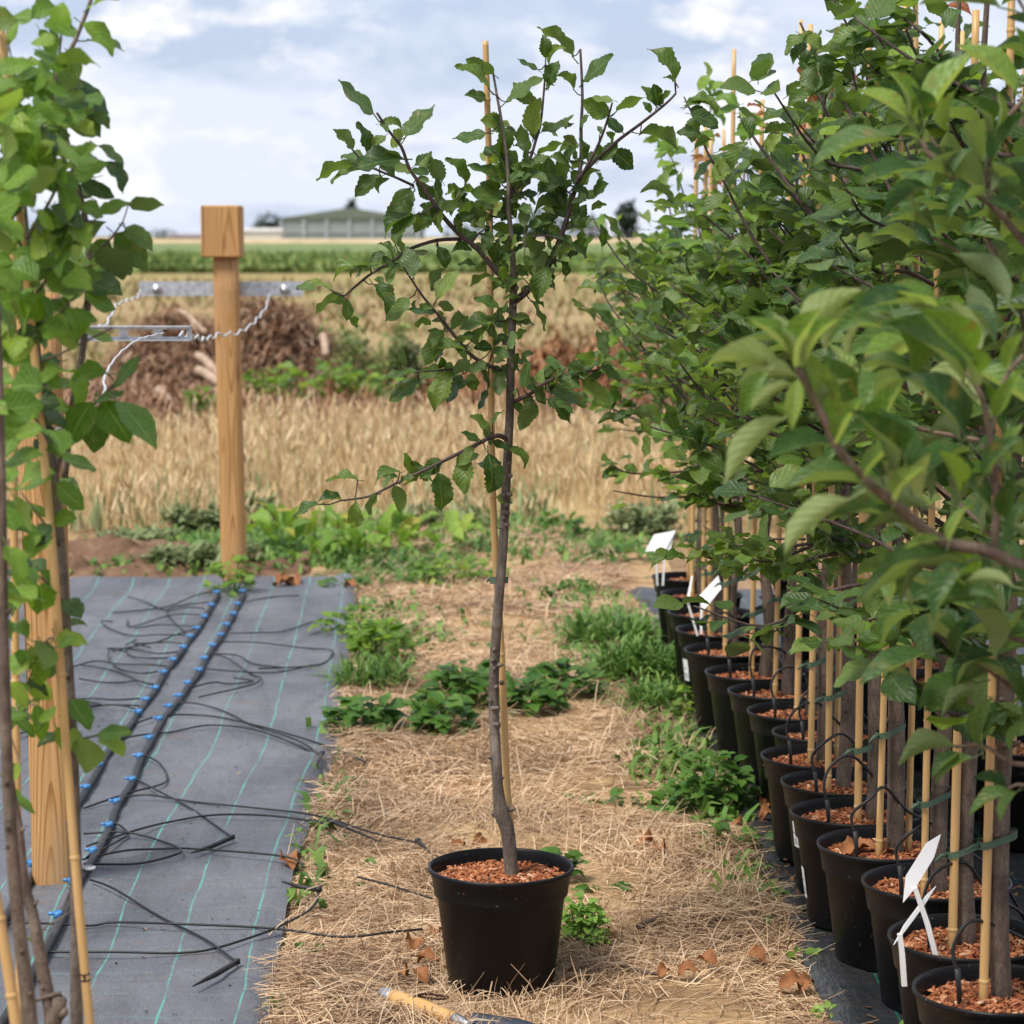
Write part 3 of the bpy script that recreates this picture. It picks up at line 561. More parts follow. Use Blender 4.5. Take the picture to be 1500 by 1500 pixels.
leafy('nettle', 'nettle clump directly right of the young tree stem', 'weed', 770, 1050, 96, 52, 80, 'nettle', .068, G1)
leafy('nettle', 'nettle clump with a raised shoot at the right end of the band', 'weed', 826, 1028, 104, 58, 80, 'nettle', .066, G1)
leafy('mint_plant', 'bright crinkled mint like plant beside the central pot', 'weed', 851, 1394, 68, 84, 170, 'mint', .027)
leafy('weed', 'dark leafy weed peeping behind the right rim of the central pot', 'weed', 826, 1302, 46, 62, 34, 'nettle', .045)
leafy('weed', 'flat trailing weed to the right of the central pot rim', 'weed', 880, 1318, 70, 12, 14, 'nettle', .05)
leafy('weed', 'leafy weeds heaped along the black membrane edge beside the pots', 'weed', 1048, 1195, 116, 96, 150, 'nettle', .046)
leafy('weed', 'lower weeds in front of the heap by the black membrane', 'weed', 1075, 1246, 92, 36, 60, 'nettle', .036)
leafy('weed', 'small bright weed at the membrane corner near the rear pots', 'weed', 1016, 1060, 40, 60, 22, 'bright', .05)
leafy('weed', 'spreading ferny weed on the path edge of the grey membrane', 'weed', 552, 975, 120, 66, 150, 'bright', .05)
leafy('weed', 'pale weed flopping over the grey membrane edge', 'weed', 518, 938, 96, 46, 90, 'bright', .055)
leafy('weed', 'flat weed in the straw left of the right hand weed heap', 'weed', 960, 1108, 90, 12, 16, 'nettle', .06)
leafy('weed', 'flat rosette in the straw right of the young tree stem', 'weed', 872, 1178, 66, 12, 14, 'nettle', .055)
leafy('weed', 'small brownish green sprig in the straw right of the flat rosette', 'weed', 926, 1186, 32, 18, 10, 'dark', .04)
leafy('weed', 'little green sprig by the black membrane near the front', 'weed', 1175, 1418, 44, 30, 10, 'bright', .03)
leafy('weed', 'green shoots at the grey membrane edge beside brown leaves', 'weed', 447, 1262, 46, 14, 12, 'nettle', .04)
leafy('weed', 'small green rosette on the straw left of the central pot', 'weed', 514, 1302, 36, 14, 14, 'bright', .028)
leafy('weed', 'tiny weed at the grey membrane corner left of the trowel', 'weed', 447, 1402, 40, 14, 12, 'nettle', .026)
leafy('weed', 'pale yellowish sprig at the bottom edge near the front pots', 'weed', 1340, 1530, 24, 40, 9, 'lime2' if 'lime2' in LV else 'mint', .035)
leafy('weed', 'pale yellowish seedling on the black membrane edge at the bottom', 'weed', 1212, 1498, 40, 24, 9, 'mint', .03)
leafy('weed', 'green shoots at the foot of the capped post', 'weed', 338, 880, 70, 64, 60, 'bright', .055)
leafy('weed', 'weeds at the far right corner of the grey membrane', 'weed', 508, 868, 80, 24, 40, 'nettle', .06)
leafy('weed', 'feathery weed patch on the far path left of the stem', 'weed', 672, 858, 130, 44, 90, 'bright', .05)
leafy('weed', 'dark low weed left of the feathery patch', 'weed', 617, 858, 50, 30, 26, 'nettle', .06)
leafy('weed', 'green weed tuft on the far path right of the stem', 'weed', 818, 790, 84, 40, 70, 'nettle', .055)
leafy('weed', 'weed row on the far path towards the rear pots', 'weed', 900, 824, 110, 26, 60, 'nettle', .06)
leafy('weed', 'thin weeds on the straw midway to the rear pots', 'weed', 840, 868, 50, 24, 20, 'nettle', .05)
G2 = 'pale broad leaved docks beyond the membrane'
for a in ((411, 815, 44, 72, 14, 'upright lime green dock right of the capped post'), (462, 800, 90, 46, 20, 'wide pale dock behind the membrane end'), (508, 822, 70, 46, 16, 'pale dock left of the yellow green pair'),
          (560, 815, 76, 50, 18, 'yellow green dock with arching leaves beyond the membrane corner'), (600, 800, 60, 36, 12, 'low lime dock furthest right of the dock group'), (455, 826, 60, 20, 8, 'yellowing dock flat on the soil bank'), (656, 812, 60, 56, 12, 'slender lime dock left of the young tree cane')):
    leafy('dock_plant', a[5], 'weed', a[0], a[1], a[2], a[3], a[4], 'dock', .16, G2, up=1.2)
G3 = 'leafy green plants in front of the brush pile'
for a in ((396, 600, 70, 66, 'small bright bush against the right side of the capped post'), (452, 606, 120, 82, 'largest bright green bush in front of the brush pile'), (520, 608, 100, 74, 'bright green bush right of the largest one'), (574, 612, 80, 56, 'low bright bush at the right end of the green group'), (300, 628, 40, 60, 'narrow bright bush left of the capped post')):
    leafy('bush', a[4], 'bush', a[0], a[1], a[2], a[3], 95, 'bright', .13, G3)
# grassy and grey weeds
def tuft(name, label, cat, px, py, wpx, hpx, n, mat, w=.005, up=(.5, 1.4), droop=.45, group=None):
    c = A(px, py); m = pxm(c); r = np.sqrt(rng.random(n)); a = U(0, 6.28, n)
    p = np.stack([np.cos(a) * r * wpx * m / 2, np.sin(a) * r * wpx * m / 2, 0 * a], 1)
    v, q = scatter_strips('x', None, p, U(.5, 1.15, n) * hpx * m * 1.25, U(.6, 1.4, n) * w, U(0, .02, n), up, 3, .15, droop=droop)
    o = link(name, npmesh(name, v, q, mat), None); o.location = c; return tag(o, label, cat, group)
def bushy(name, label, cat, px, py, wpx, hpx, n, mat, size, group=None, spikes=8):
    """open weedy bush: leaf scraps spread through a rounded volume on thin stems"""
    c = A(px, py); m = pxm(c); w, h = wpx * m / 2, hpx * m; u = rng.normal(size=(n, 3)); u /= np.linalg.norm(u, axis=1, keepdims=True); rr = rng.random(n) ** .45
    sh = rng.integers(0, spikes, n); sx = rng.uniform(-.75, .75, spikes); sz = rng.uniform(.55, 1.0, spikes)
    zz = rng.random(n) ** .8; p = np.stack([w * (sx[sh] * (.5 + .6 * zz) + rng.normal(0, .17, n) * (1.1 - .6 * zz)), w * (rng.normal(0, .35, n)), h * zz * sz[sh]], 1)
    v1 = scatter_strips('x', None, p, U(.6, 1.4, n) * size, U(.3, .6, n) * size, U(0, .2, n) * size, (-.4, .9), 2, .3)
    ns = spikes * 3; k = np.arange(ns) % spikes; bp_ = np.stack([w * sx[k] * .4 + rng.normal(0, .03, ns), rng.normal(0, .1, ns) * w, 0 * k], 1); tp2 = np.stack([w * sx[k] * 1.05 + rng.normal(0, .06, ns) * w, rng.normal(0, .2, ns) * w, h * sz[k]], 1); d = tp2 - bp_; L = np.linalg.norm(d, axis=1)
    v2 = strips(bp_, d / L[:, None], L, np.full(ns, .008), np.zeros(ns), 2, 0., .4, np.tile([[1., .1, 0]], (ns, 1)))
    v, q = joinv([v1, v2]); t = thing(name, label, cat, c, group); tag(link('leaves', npmesh('leaves', v, q, mat), t), kind='stuff'); return t
G4 = 'green grass tufts beside the membranes'
tuft('grass_tuft', 'tall green grass tuft by the black membrane below the white tags', 'grass', 900, 945, 130, 84, 420, M['weed'], .013, group=G4)
tuft('grass_tuft', 'dense green grass tuft leaning on the rear pots', 'grass', 940, 1000, 110, 104, 460, M['weed'], .013, group=G4)
tuft('grass_tuft', 'grass tuft at the foot of the rear pots, lowest of the three', 'grass', 970, 1046, 84, 84, 340, M['weed'], .011, group=G4)
tuft('grass_tuft', 'grass tuft spilling onto the grey membrane edge', 'grass', 544, 1006, 100, 74, 420, M['weed'], .008, group=G4)
tuft('grass_tuft', 'thin green blades at the near corner of the grey membrane', 'grass', 405, 1486, 30, 44, 30, M['weed'], .003, group=G4)
tuft('grass_tuft', 'short green blades at the black membrane edge', 'grass', 1110, 1325, 30, 34, 30, M['weed'], .004, group=G4)
G5 = 'grey green bushy weeds at the edge of the dry grass'
for a in ((290, 780, 90, 50, 'grey green weed left of the capped post foot'), (375, 770, 60, 56, 'grey green weed right behind the capped post'), (940, 784, 110, 56, 'grey green bushy weed left of the rear pots'), (250, 830, 70, 30, 'low grey weed on the soil bank'), (330, 830, 110, 46, 'matted grey green weed around the capped post foot'), (205, 800, 110, 26, 'dull weed behind the soil bank'), (640, 775, 120, 40, 'grey green weed in the dry grass behind the cane'), (830, 690, 60, 60, 'faint grey weed standing in the dry grass')):
    bushy('weed', a[4], 'weed', a[0], a[1], a[2] * 1.15, a[3] * .8, 620, M['greyweed'], .055, G5, 16)
G6 = 'tall seeding weeds in front of the field'
for a in ((548, 560, 150, 120, 'tall seeding weed right of the brush pile'), (420, 540, 60, 74, 'seeding weed between the post and the brush heap'), (510, 530, 60, 60, 'seeding weed beside the tall one'), (600, 560, 60, 90, 'seeding weed nearest the low branches'), (850, 560, 90, 110, 'reddish seeding weed left of the potted row'), (790, 560, 70, 90, 'rusty seeding weed right of the young tree stem')):
    bushy('tall_weed', a[4], 'weed', a[0], a[1] + 40, a[2] * 1.2, a[3] + 20, 700, M['rust' if 'r' == a[4][0] else 'crop' if 'tall' in a[4][:5] else 'greyweed'], .08, G6, 18)
# scattered small weeds over the rough strip
pts = []
for (px, py, rx, ry, k) in ((420, 800, 110, 30, 900), (580, 830, 110, 26, 800), (700, 800, 110, 30, 700), (560, 770, 100, 16, 500), (880, 800, 90, 16, 400), (300, 810, 90, 26, 600), (700, 770, 120, 14, 400), (830, 880, 60, 20, 90), (620, 930, 60, 20, 60), (890, 940, 70, 60, 500), (560, 930, 60, 60, 420), (1000, 1090, 50, 60, 260), (1060, 1200, 60, 40, 160), (1100, 1300, 40, 60, 60), (490, 1170, 40, 120, 60), (455, 1290, 40, 60, 40), (160, 825, 120, 18, 240), (700, 930, 120, 40, 60), (1010, 1150, 60, 60, 200), (960, 1120, 60, 30, 60), (440, 700, 150, 18, 260), (580, 700, 150, 18, 260)):
    for _ in range(k):
        p = A(px + random.gauss(0, .5) * rx, py + random.gauss(0, .5) * ry); pts.append((p.x, p.y, 0))
pts = np.array(pts); n = len(pts)
v, q = scatter_strips('x', None, pts, U(.04, .13, n), U(.012, .03, n), U(0, .03, n), (.1, 1.1), 2, .3, droop=.3)
tag(link('weeds', npmesh('weeds', v, q, M['weed'])), kind='stuff')

# ------------------------------------------------------------- straw on the path
def straw(n, y0, y1, wmul, hmul):
    y = y0 + (y1 - y0) * rng.random(n); x = xl(y) - .03 + (xr(y) - xl(y) + .06) * rng.random(n)
    f = np.sin(x * 5 + np.sin(y * 3.1) * 2) * 1.1 + np.sin(y * 4.3 + x * 2) * .8
    az = f + rng.normal(0, .75, n) + (rng.random(n) < .3) * U(0, 6.28, n); e = np.abs(rng.normal(0, .17, n)) + .01
    e = np.where(rng.random(n) < .035, U(.4, 1.1, n), e)
    lump = np.clip(np.sin(x * 6.3 + 1.7 * np.sin(y * 2.7)) * np.sin(y * 5.1 + x * 3) + .1, 0, 1)
    z = .006 + hump(x, y) + U(0, 1, n) ** 2 * (.012 + .04 * lump) * hmul
    d = np.stack([np.cos(az) * np.cos(e), np.sin(az) * np.cos(e), np.sin(e) - .06], 1)
    L = U(.05, .17, n); w = U(.0012, .0030, n) * wmul
    p = np.stack([x, y, z], 1) - d * (L * .3)[:, None]
    c = A(734, 1448); ok = np.hypot(x - c.x, y - c.y) > .118
    ta_, tb_ = A(560, 1452), A(800, 1522); tx_, ty_ = tb_.x - ta_.x, tb_.y - ta_.y; tt_ = np.clip(((x - ta_.x) * tx_ + (y - ta_.y) * ty_) / (tx_ ** 2 + ty_ ** 2), 0, 1); ok &= np.hypot(x - ta_.x - tt_ * tx_, y - ta_.y - tt_ * ty_) > .022
    bare = np.sin(x * 5.1 + 2 + np.sin(y * 3)) * np.sin(y * 3.3 + .7 + x * 2) + rng.normal(0, .3, n); ok &= bare < .58
    ed = np.minimum(x - xl(y), xr(y) - x); ok &= (ed > .0) | (rng.random(n) < .3)
    p, d, L, w = p[ok], d[ok], L[ok], w[ok]; p[:, 2] = np.maximum(p[:, 2], .004)
    roll = U(-.7, .7, len(p)); s = np.stack([-d[:, 1], d[:, 0], roll], 1); s /= np.linalg.norm(s, axis=1, keepdims=True)
    return strips(p, d, L, w, U(-.006, .014, len(p)), 2, .12, .5, s)
v, q = joinv([straw(70000, 4.2, 6.6, 1., 1.), straw(52000, 6.4, 9., 1.35, 1.), straw(34000, 8.8, 13., 1.9, .9)])
tag(link('straw', npmesh('straw', v, q, M['straw'])), kind='stuff')
# crumbs of soil, bark and leaf on the membranes
n = 900; y = U(4.6, 10.8, n); x = xl(y) - np.abs(rng.normal(0, .5, n)) * (rng.random(n) < .6) - U(0, 1.5, n) * .5
p = np.stack([x, y, fz(x, y) + .003], 1); az = U(0, 6.28, n); d = np.stack([np.cos(az), np.sin(az), U(0, .4, n)], 1)
v1 = strips(p, d, U(.003, .013, n) * rng.random(n) + .002, U(.002, .007, n), U(0, .004, n), 1, 0., .7)
n = 700; y = U(4.2, 9.5, n); x = xr(y) + U(.02, .6, n); p = np.stack([x, y, 0 * x + .038], 1); az = U(0, 6.28, n); d = np.stack([np.cos(az), np.sin(az), U(0, .4, n)], 1)
v2 = strips(p, d, U(.006, .025, n), U(.005, .012, n), U(0, .006, n), 1, 0., .7)
v, q = joinv([v1, v2]); tag(link('litter_crumbs', npmesh('litter_crumbs', v, q, M['crumb'])), kind='stuff')
# ------------------------------------------------------------- posts, brackets, wires
def post(name, label, px0, px1, pyb, ztop, Y=None, rz=0., cap=None, lean=0.):
    a = A((px0 + px1) / 2, pyb); w = (px1 - px0) * pxm(a); d = w * .9
    t = thing(name, label, 'post', (a.x, a.y + d / 2, 0)); b = MB(); n = 16; rings = []
    for k in range(9):
        z = -.02 + (ztop + .02) * k / 8; r = []
        for j in range(n):
            an = 2 * math.pi * j / n + math.pi / n; c, s = math.cos(an), math.sin(an); e = 5.
            rr = (abs(c) ** e + abs(s) ** e) ** (-1 / e); wob = 1 + .012 * math.sin(z * 3 + j)
            r.append((c * rr * w / 2 * wob + lean * z, s * rr * d / 2 * wob, z))
        rings += r
    fs = [(i * n + j, i * n + (j + 1) % n, (i + 1) * n + (j + 1) % n, (i + 1) * n + j) for i in range(8) for j in range(n)] + [tuple(8 * n + j for j in range(n))]
    b.add(rings, fs); b.build('shaft', M['post'], t, False if False else True); return t, w, d
t, w, d = post('capped_post', 'tall squared wooden post with a block cap at the membrane end', 324, 360, 866, 1.50, lean=-.014)
tp = P(326, 340, t.location.y); cw = 57 * pxm(tp)
b = MB(); z0, z1 = P(326, 377, t.location.y).z, P(326, 301, t.location.y).z; cx = tp.x - t.location.x
def bevbox(b, c, s, bev):
    x, y, z = s[0] / 2, s[1] / 2, s[2] / 2; vs = []
    for zz, k in ((-z, bev), (-z + bev, 0), (z - bev, 0), (z, bev)):
        X, Y = x - k, y - k
        vs += [(c[0] + i, c[1] + j, c[2] + zz) for i, j in ((-X + bev, -Y), (X - bev, -Y), (X, -Y + bev), (X, Y - bev), (X - bev, Y), (-X + bev, Y), (-X, Y - bev), (-X, -Y + bev))]
    fs = [(i * 8 + j, i * 8 + (j + 1) % 8, (i + 1) * 8 + (j + 1) % 8, (i + 1) * 8 + j) for i in range(3) for j in range(8)] + [tuple(range(7, -1, -1)), tuple(24 + j for j in range(8))]
    b.add(vs, fs)
bevbox(b, (cx, 0, (z0 + z1) / 2), (cw, cw, z1 - z0), .006); b.build('cap_block', M['post'], t, False)
YF = t.location.y + d / 2 + .02
b = MB(); a, c = P(204, 425, YF), P(444, 421, YF); hh = 21 * pxm(a)
o = thing('bracket', 'flat galvanised cross bar with two bolts on the capped post', 'bracket', (a + c) / 2)
b.box((0, 0, 0), (c.x - a.x, .008, hh)); b.box((0, .012, hh / 2 - .002), (c.x - a.x, .022, .004)); b.build('bar', M['galv'], o, False)
for k in (230, 417):
    b = MB(); p = P(k, 424, YF) - o.location; b.tube([(p.x, -.035, p.z), (p.x, -.002, p.z)], .012, 8); b.tube([(p.x, -.012, p.z), (p.x, -.004, p.z)], .024, 6); b.build('bolt', M['galv'], o)
b = MB(); p = P(436, 422, YF) - o.location; b.tube([(p.x, -.0055, p.z), (p.x, -.004, p.z)], .008, 10); b.build('hole', M['tape'], o)
# near post
t2, w2, d2 = post('wooden_post', 'near square wooden post with bold grain standing on the grey membrane', 46, 109, 1316, 1.42, lean=-.012)
YN = t2.location.y + d2 / 2 + .03
a = P(281, 488, YN); o = thing('bracket', 'slotted galvanised channel bracket on the near wooden post', 'bracket', (a.x - .36, YN, a.z)); hh = 20 * pxm(a); Lb = .72
b = MB(); b.box((0, -.012, hh / 2), (Lb, .028, .003)); b.box((0, -.012, -hh / 2), (Lb, .028, .003)); b.build('flange', M['galv'], o, False)
b = MB(); nsl = 9; sw = Lb / nsl
b.box((0, .0045, hh / 2 - .0045), (Lb, .003, .006)); b.box((0, .0045, -hh / 2 + .0045), (Lb, .003, .006))
for k in range(nsl + 1): b.box((-Lb / 2 + k * sw + (-.006 if k == nsl else .006 if k == 0 else 0), .0045, 0), (.022 if 0 < k < nsl else .012, .003, hh - .015))
b.build('web', M['galv'], o, False)
def wire(label, pts, r, amp=.004, m='wire'):
    sp_ = smooth_path(pts, 10); out = []
    for i, p in enumerate(sp_): out.append(p + Vector((amp * .4 * math.sin(i * 1.7), amp * .5 * math.cos(i * 2.1), amp * math.sin(i * 1.15 + .5 * math.sin(i * .37)))))
    b = MB(); b.tube(out, r, 6); return tag(b.build('wire', M[m]), label, 'wire')
wire('crimped wire from the bolted bar across the capped post to the slotted bracket', [P(395, 432, YF - .04), P(388, 452, YF - .6), P(372, 472, YF - 1.4), P(350, 487, YF - 2.2), P(318, 491, 8.2), P(300, 497, 7.2), P(281, 492, 6.3), P(262, 490, YN)], .0034, .007)
wire('crimped wire hanging from the left end of the bolted bar', [P(206, 426, YF - .03), P(200, 436, YF - .6), P(183, 441, YF - 1.4), P(168, 449, YF - 2.4), P(160, 468, 7.4), P(120, 490, 6.4), P(20, 492, YN)], .0034, .007)
wire('bent galvanised wire curling from the slotted bracket down to the left trunk', [P(240, 488, YN), P(222, 492, 5.4), P(200, 499, 5.1), P(176, 517, 4.7), P(160, 538, 4.3), P(152, 558, 4.1), P(154, 572, 3.9), P(140, 592, 3.75), P(122, 608, 3.66), P(95, 625, 3.58), P(74, 633, 3.52)], .0021, .001)

# ------------------------------------------------------------- drip pipes, connectors, drip lines
def FA(px, py, dz=.0):
    p = A(px, py, .035); p.z = float(fz(p.x, p.y)) + dz if p.x < xl(p.y) else .03 + dz; return p
PIPE = (((320, 872), (309, 890), (299, 907), (288, 925), (278, 940), (268, 954), (253, 973), (239, 993), (227, 1013), (213, 1034), (190, 1070), (163, 1105), (144, 1135), (125, 1163), (85, 1225), (45, 1290), (5, 1350), (-60, 1450)),
        ((358, 872), (347, 890), (341, 906), (331, 920), (323, 937), (311, 952), (299, 968), (291, 987), (276, 1007), (263, 1027), (250, 1047), (235, 1067), (221, 1093), (206, 1121), (194, 1150), (172, 1184), (160, 1221), (140, 1257), (112, 1304), (90, 1348), (62, 1400), (30, 1455), (0, 1505)))
CON = (((317, 870), (309, 887), (299, 904), (288, 921), (278, 936), (268, 951), (253, 969), (239, 989), (227, 1010), (213, 1030), (202, 1051), (163, 1100), (144, 1129), (125, 1158), (45, 1268)),
       ((355, 869), (347, 886), (341, 903), (331, 917), (323, 933), (311, 948), (299, 964), (291, 983), (274, 1003), (261, 1023), (247, 1043), (232, 1062), (218, 1089), (203, 1117), (192, 1147), (169, 1180), (158, 1217), (135, 1252), (104, 1299), (83, 1344)))
for k in (0, 1):
    pp = [FA(x, y, .011) for x, y in PIPE[k]]; c = pp[len(pp) // 2].copy()
    t = thing('drip_pipe', ('left of the two black drip pipes with blue connectors on the grey membrane', 'right of the two black drip pipes, ending in a white rimmed plug')[k], 'pipe', c)
    b = MB(); b.tube([p - c for p in smooth_path(pp, 3)], .0105, 8); b.build('tube', M['pipe'], t)
    for x, y in CON[k]:
        p = FA(x + 2, y + 3, .018) - c; b = MB(); b.lathe([(.004, -.008), (.0105, -.006), (.0105, .006), (.0085, .0105), (.0065, .007), (.0, .007)], 10, p); b.tube([p + Vector((-.004, 0, .004)), p + Vector((-.02, -.006, .006))], .0045, 6); b.build('connector', M['blue'], t)
    if k:
        p = FA(131, 1284, .02) - c; b = MB(); b.lathe([(.012, 0), (.016, .002), (.016, .006), (.012, .008)], 14, p); b.build('plug', M['white'], t)
def more_lines():
    r = random.Random(3); out = []
    for x, y, k in ((300, 893, -1), (285, 922, -1), (262, 957, -1), (245, 980, -1), (228, 1008, -1), (205, 1040, -1), (305, 958, 1), (270, 1012, 1)):
        pts = [(x, y)]; px_, py_ = x, y
        for i in range(4): px_ += k * r.uniform(22, 42) * (1 if i < 3 else r.choice((-1, 1))); py_ += r.uniform(-14, 12); pts.append((px_, py_))
        out.append(tuple(pts))
    return out
GL = 'thin black drip lines spread over the grey membrane'
TANGLE = 'thin black drip line in the tangle left of the far pipe ends'
LINES = [
 (TANGLE, ((317, 869), (284, 877), (240, 891), (165, 900)), None), (TANGLE, ((306, 883), (266, 891), (244, 897), (272, 928)), None),
 (TANGLE, ((297, 902), (253, 903), (193, 917), (187, 908)), None), (TANGLE, ((287, 917), (237, 916), (197, 919)), None),
 (TANGLE, ((275, 933), (234, 933), (193, 931), (162, 925), (148, 916), (165, 911)), None), (TANGLE, ((266, 946), (228, 946), (165, 953)), None),
 (TANGLE, ((250, 966), (215, 971), (190, 960), (184, 947), (200, 941)), None), (TANGLE, ((239, 986), (209, 994), (175, 985), (159, 969), (160, 957)), None),
 ('drip line ending in a pale tip left of the pipes, below the tangle', ((225, 1005), (209, 1005), (168, 988), (118, 980)), None),
 ('upper of two flat drip lines running left behind the near trunk', ((214, 1026), (172, 1033), (110, 1033), (40, 1083)), None),
 ('lower of two flat drip lines running left behind the near trunk', ((200, 1046), (168, 1041), (121, 1044), (20, 1083)), None),
 ('short drip line near the capped post running right', ((360, 883), (397, 881), (438, 877)), None),
 ('drip line rising right to the weeds at the membrane edge', ((325, 930), (372, 930), (416, 924), (472, 910)), None),
 ('drip line with a hairpin loop at the right of the membrane', ((314, 944), (372, 944), (450, 952), (479, 957), (487, 964), (466, 975), (378, 980)), None),
 ('straight drip line just under the hairpin loop', ((291, 979), (341, 986), (403, 985), (457, 977)), None),
 ('drip line making a round loop in mid membrane', ((300, 961), (328, 963), (366, 985), (382, 997), (366, 1010), (291, 1022)), None),
 ('drip line reaching the right membrane edge with a bent stake', ((248, 1037), (283, 1038), (330, 1045), (373, 1067), (433, 1090), (472, 1108)), ((472, 1108), (463, 1130))),
 ('upper long drip line crossing the membrane edge onto the straw', ((190, 1070), (233, 1060), (283, 1053), (333, 1058), (417, 1080), (497, 1100), (535, 1120)), None),
 ('drip line arching over the right pipe beside the upper long one', ((150, 1097), (200, 1088), (250, 1077), (310, 1068), (383, 1077), (465, 1106)), None),
 ('drip line looping back tightly beside the right pipe', ((207, 1113), (233, 1127), (245, 1143), (233, 1155), (187, 1168), (123, 1185)), None),
 ('drip line slanting to a black stake in the middle of the membrane', ((197, 1145), (233, 1167), (283, 1193), (340, 1235)), ((340, 1237), (307, 1250), (280, 1257))),
 ('long drip line crossing to a black dripper on the straw', ((173, 1172), (217, 1172), (283, 1180), (383, 1190), (467, 1202), (550, 1222), (612, 1238)), ((612, 1238), (630, 1255))),
 ('second long drip line curving in a bow to the straw', ((127, 1243), (200, 1228), (250, 1212), (317, 1203), (400, 1203), (483, 1208)), ((483, 1208), (556, 1239))),
 ('drip line kinked at the connector left of the crossing lines', ((158, 1213), (173, 1218), (187, 1227), (170, 1240), (127, 1263)), None),
 ('drip line with a blunt loop behind the near post', ((123, 1225), (183, 1230), (233, 1237), (263, 1250), (257, 1260), (200, 1267), (123, 1270)), None),
 ('thick doubled drip line running right from the near post', ((120, 1263), (183, 1255), (233, 1248), (283, 1250), (417, 1267), (445, 1272)), None),
 ('drip line running to the large pointed stake in the foreground', ((132, 1295), (167, 1310), (233, 1343), (300, 1383), (345, 1417)), ((347, 1417), (316, 1435), (283, 1453))),
 ('long level drip line crossing the whole membrane to the pot', ((10, 1355), (60, 1357), (133, 1353), (167, 1352), (267, 1363), (400, 1368), (500, 1377), (575, 1373), (618, 1362)), None),
 ('drip line bending up at the membrane edge to a small stake', ((67, 1393), (167, 1397), (283, 1397), (367, 1383), (423, 1358), (458, 1330), (467, 1312)), ((467, 1310), (440, 1306), (413, 1303))),
 ('short drip line on the straw left of the central pot', ((524, 1289), (567, 1303), (632, 1317)), None)]
LINES += [(TANGLE if p[-1][0] < p[0][0] else ('short drip line lying loose right of the right pipe, beside the hairpin loop' if p[0][1] < 980 else 'short loose drip line right of the right pipe, in mid membrane'), p, None) for p in more_lines()]
for lab, pts, stake in LINES:
    pp = smooth_path([FA(x, y, .012 + .006 * math.sin(i * 2.1)) for i, (x, y) in enumerate(pts)], 5); c = pp[0].copy()
    t = thing('drip_line', lab, 'drip line', c, GL)
    b = MB(); b.tube([p - c for p in pp], .0029, 6); b.build('tube', M['hose'], t)
    if stake:
        sp_ = [FA(x, y, .016) - c for x, y in stake]; b = MB(); b.tube(sp_, lerps([.0062, .0062, .002], len(sp_)), 6); b.tube([sp_[0] + Vector((0, 0, -.004)), sp_[0] + Vector((0, 0, .006))], .0075, 8); b.build('stake', M['hose'], t)

# ------------------------------------------------------------- pots
PROF = [(.0, 0.), (.100, 0.), (.106, .006), (.1295, .192), (.1355, .196), (.1362, .203), (.1415, .238), (.1455, .2415), (.1478, .247), (.1472, .252), (.1435, .2525), (.1412, .249), (.1395, .238), (.1345, .205), (.127, .19)]
def pot_shell():
    b = MB(); b.lathe(PROF, 56); return b.mesh('shell', M['pot'])
def substrate_mesh(seed, n, R0=.1375, zc=.220, big=1.):
    r = np.random.default_rng(seed); b = MB(); ang = np.linspace(0, 2 * np.pi, 41)[:-1]
    rings = [(0, .006), (.05, .005), (.1, .0), (R0 - .004, -.006)]
    b.lathe([(max(x, .001), zc + z) for x, z in rings], 40)
    for v_ in range(len(b.v)): pass
    a = r.uniform(0, 6.28, n); rr = np.sqrt(r.random(n)) * (R0 - .007); x, y = np.cos(a) * rr, np.sin(a) * rr
    for i in range(n):
        l, w, h = r.uniform(.005, .014) * big, r.uniform(.0015, .0034) * big, r.uniform(.001, .003)
        az, t = r.uniform(0, 3.14), r.normal(0, .3); Mx = Matrix.Rotation(az, 3, 'Z') @ Matrix.Rotation(t, 3, 'Y') @ Matrix.Rotation(r.normal(0, .4), 3, 'X')
        c = Vector((x[i], y[i], zc + .007 * (1 - rr[i] / R0) + r.uniform(0, .007)))
        vs = [Mx @ Vector(k) + c for k in ((-l, -w, 0), (-l * .8, w, h), (l, w * .7, 0), (l * .8, -w, h), (0, 0, h * 2.2), (0, 0, -h))]
        b.add(vs, [(0, 3, 4), (3, 2, 4), (2, 1, 4), (1, 0, 4), (3, 0, 5), (2, 3, 5), (1, 2, 5), (0, 1, 5)], 1)
    return b.mesh('substrate', [M['compost'], M['chips']], False)
SHELL = pot_shell(); SUBS = [substrate_mesh(10 + i, 980) for i in range(3)]; SUBC = substrate_mesh(4, 1500)
def pot(label, x, y, z=0., tilt=(0, 0), sc=1., group=None, sub=None, rz=0.):
    t = thing('plant_pot', label, 'plant pot', (x, y, z), group); t.rotation_euler = (tilt[0], tilt[1], rz); t.scale = (sc, sc, sc)
    link('shell', SHELL, t); link('substrate', sub or random.choice(SUBS), t); return t
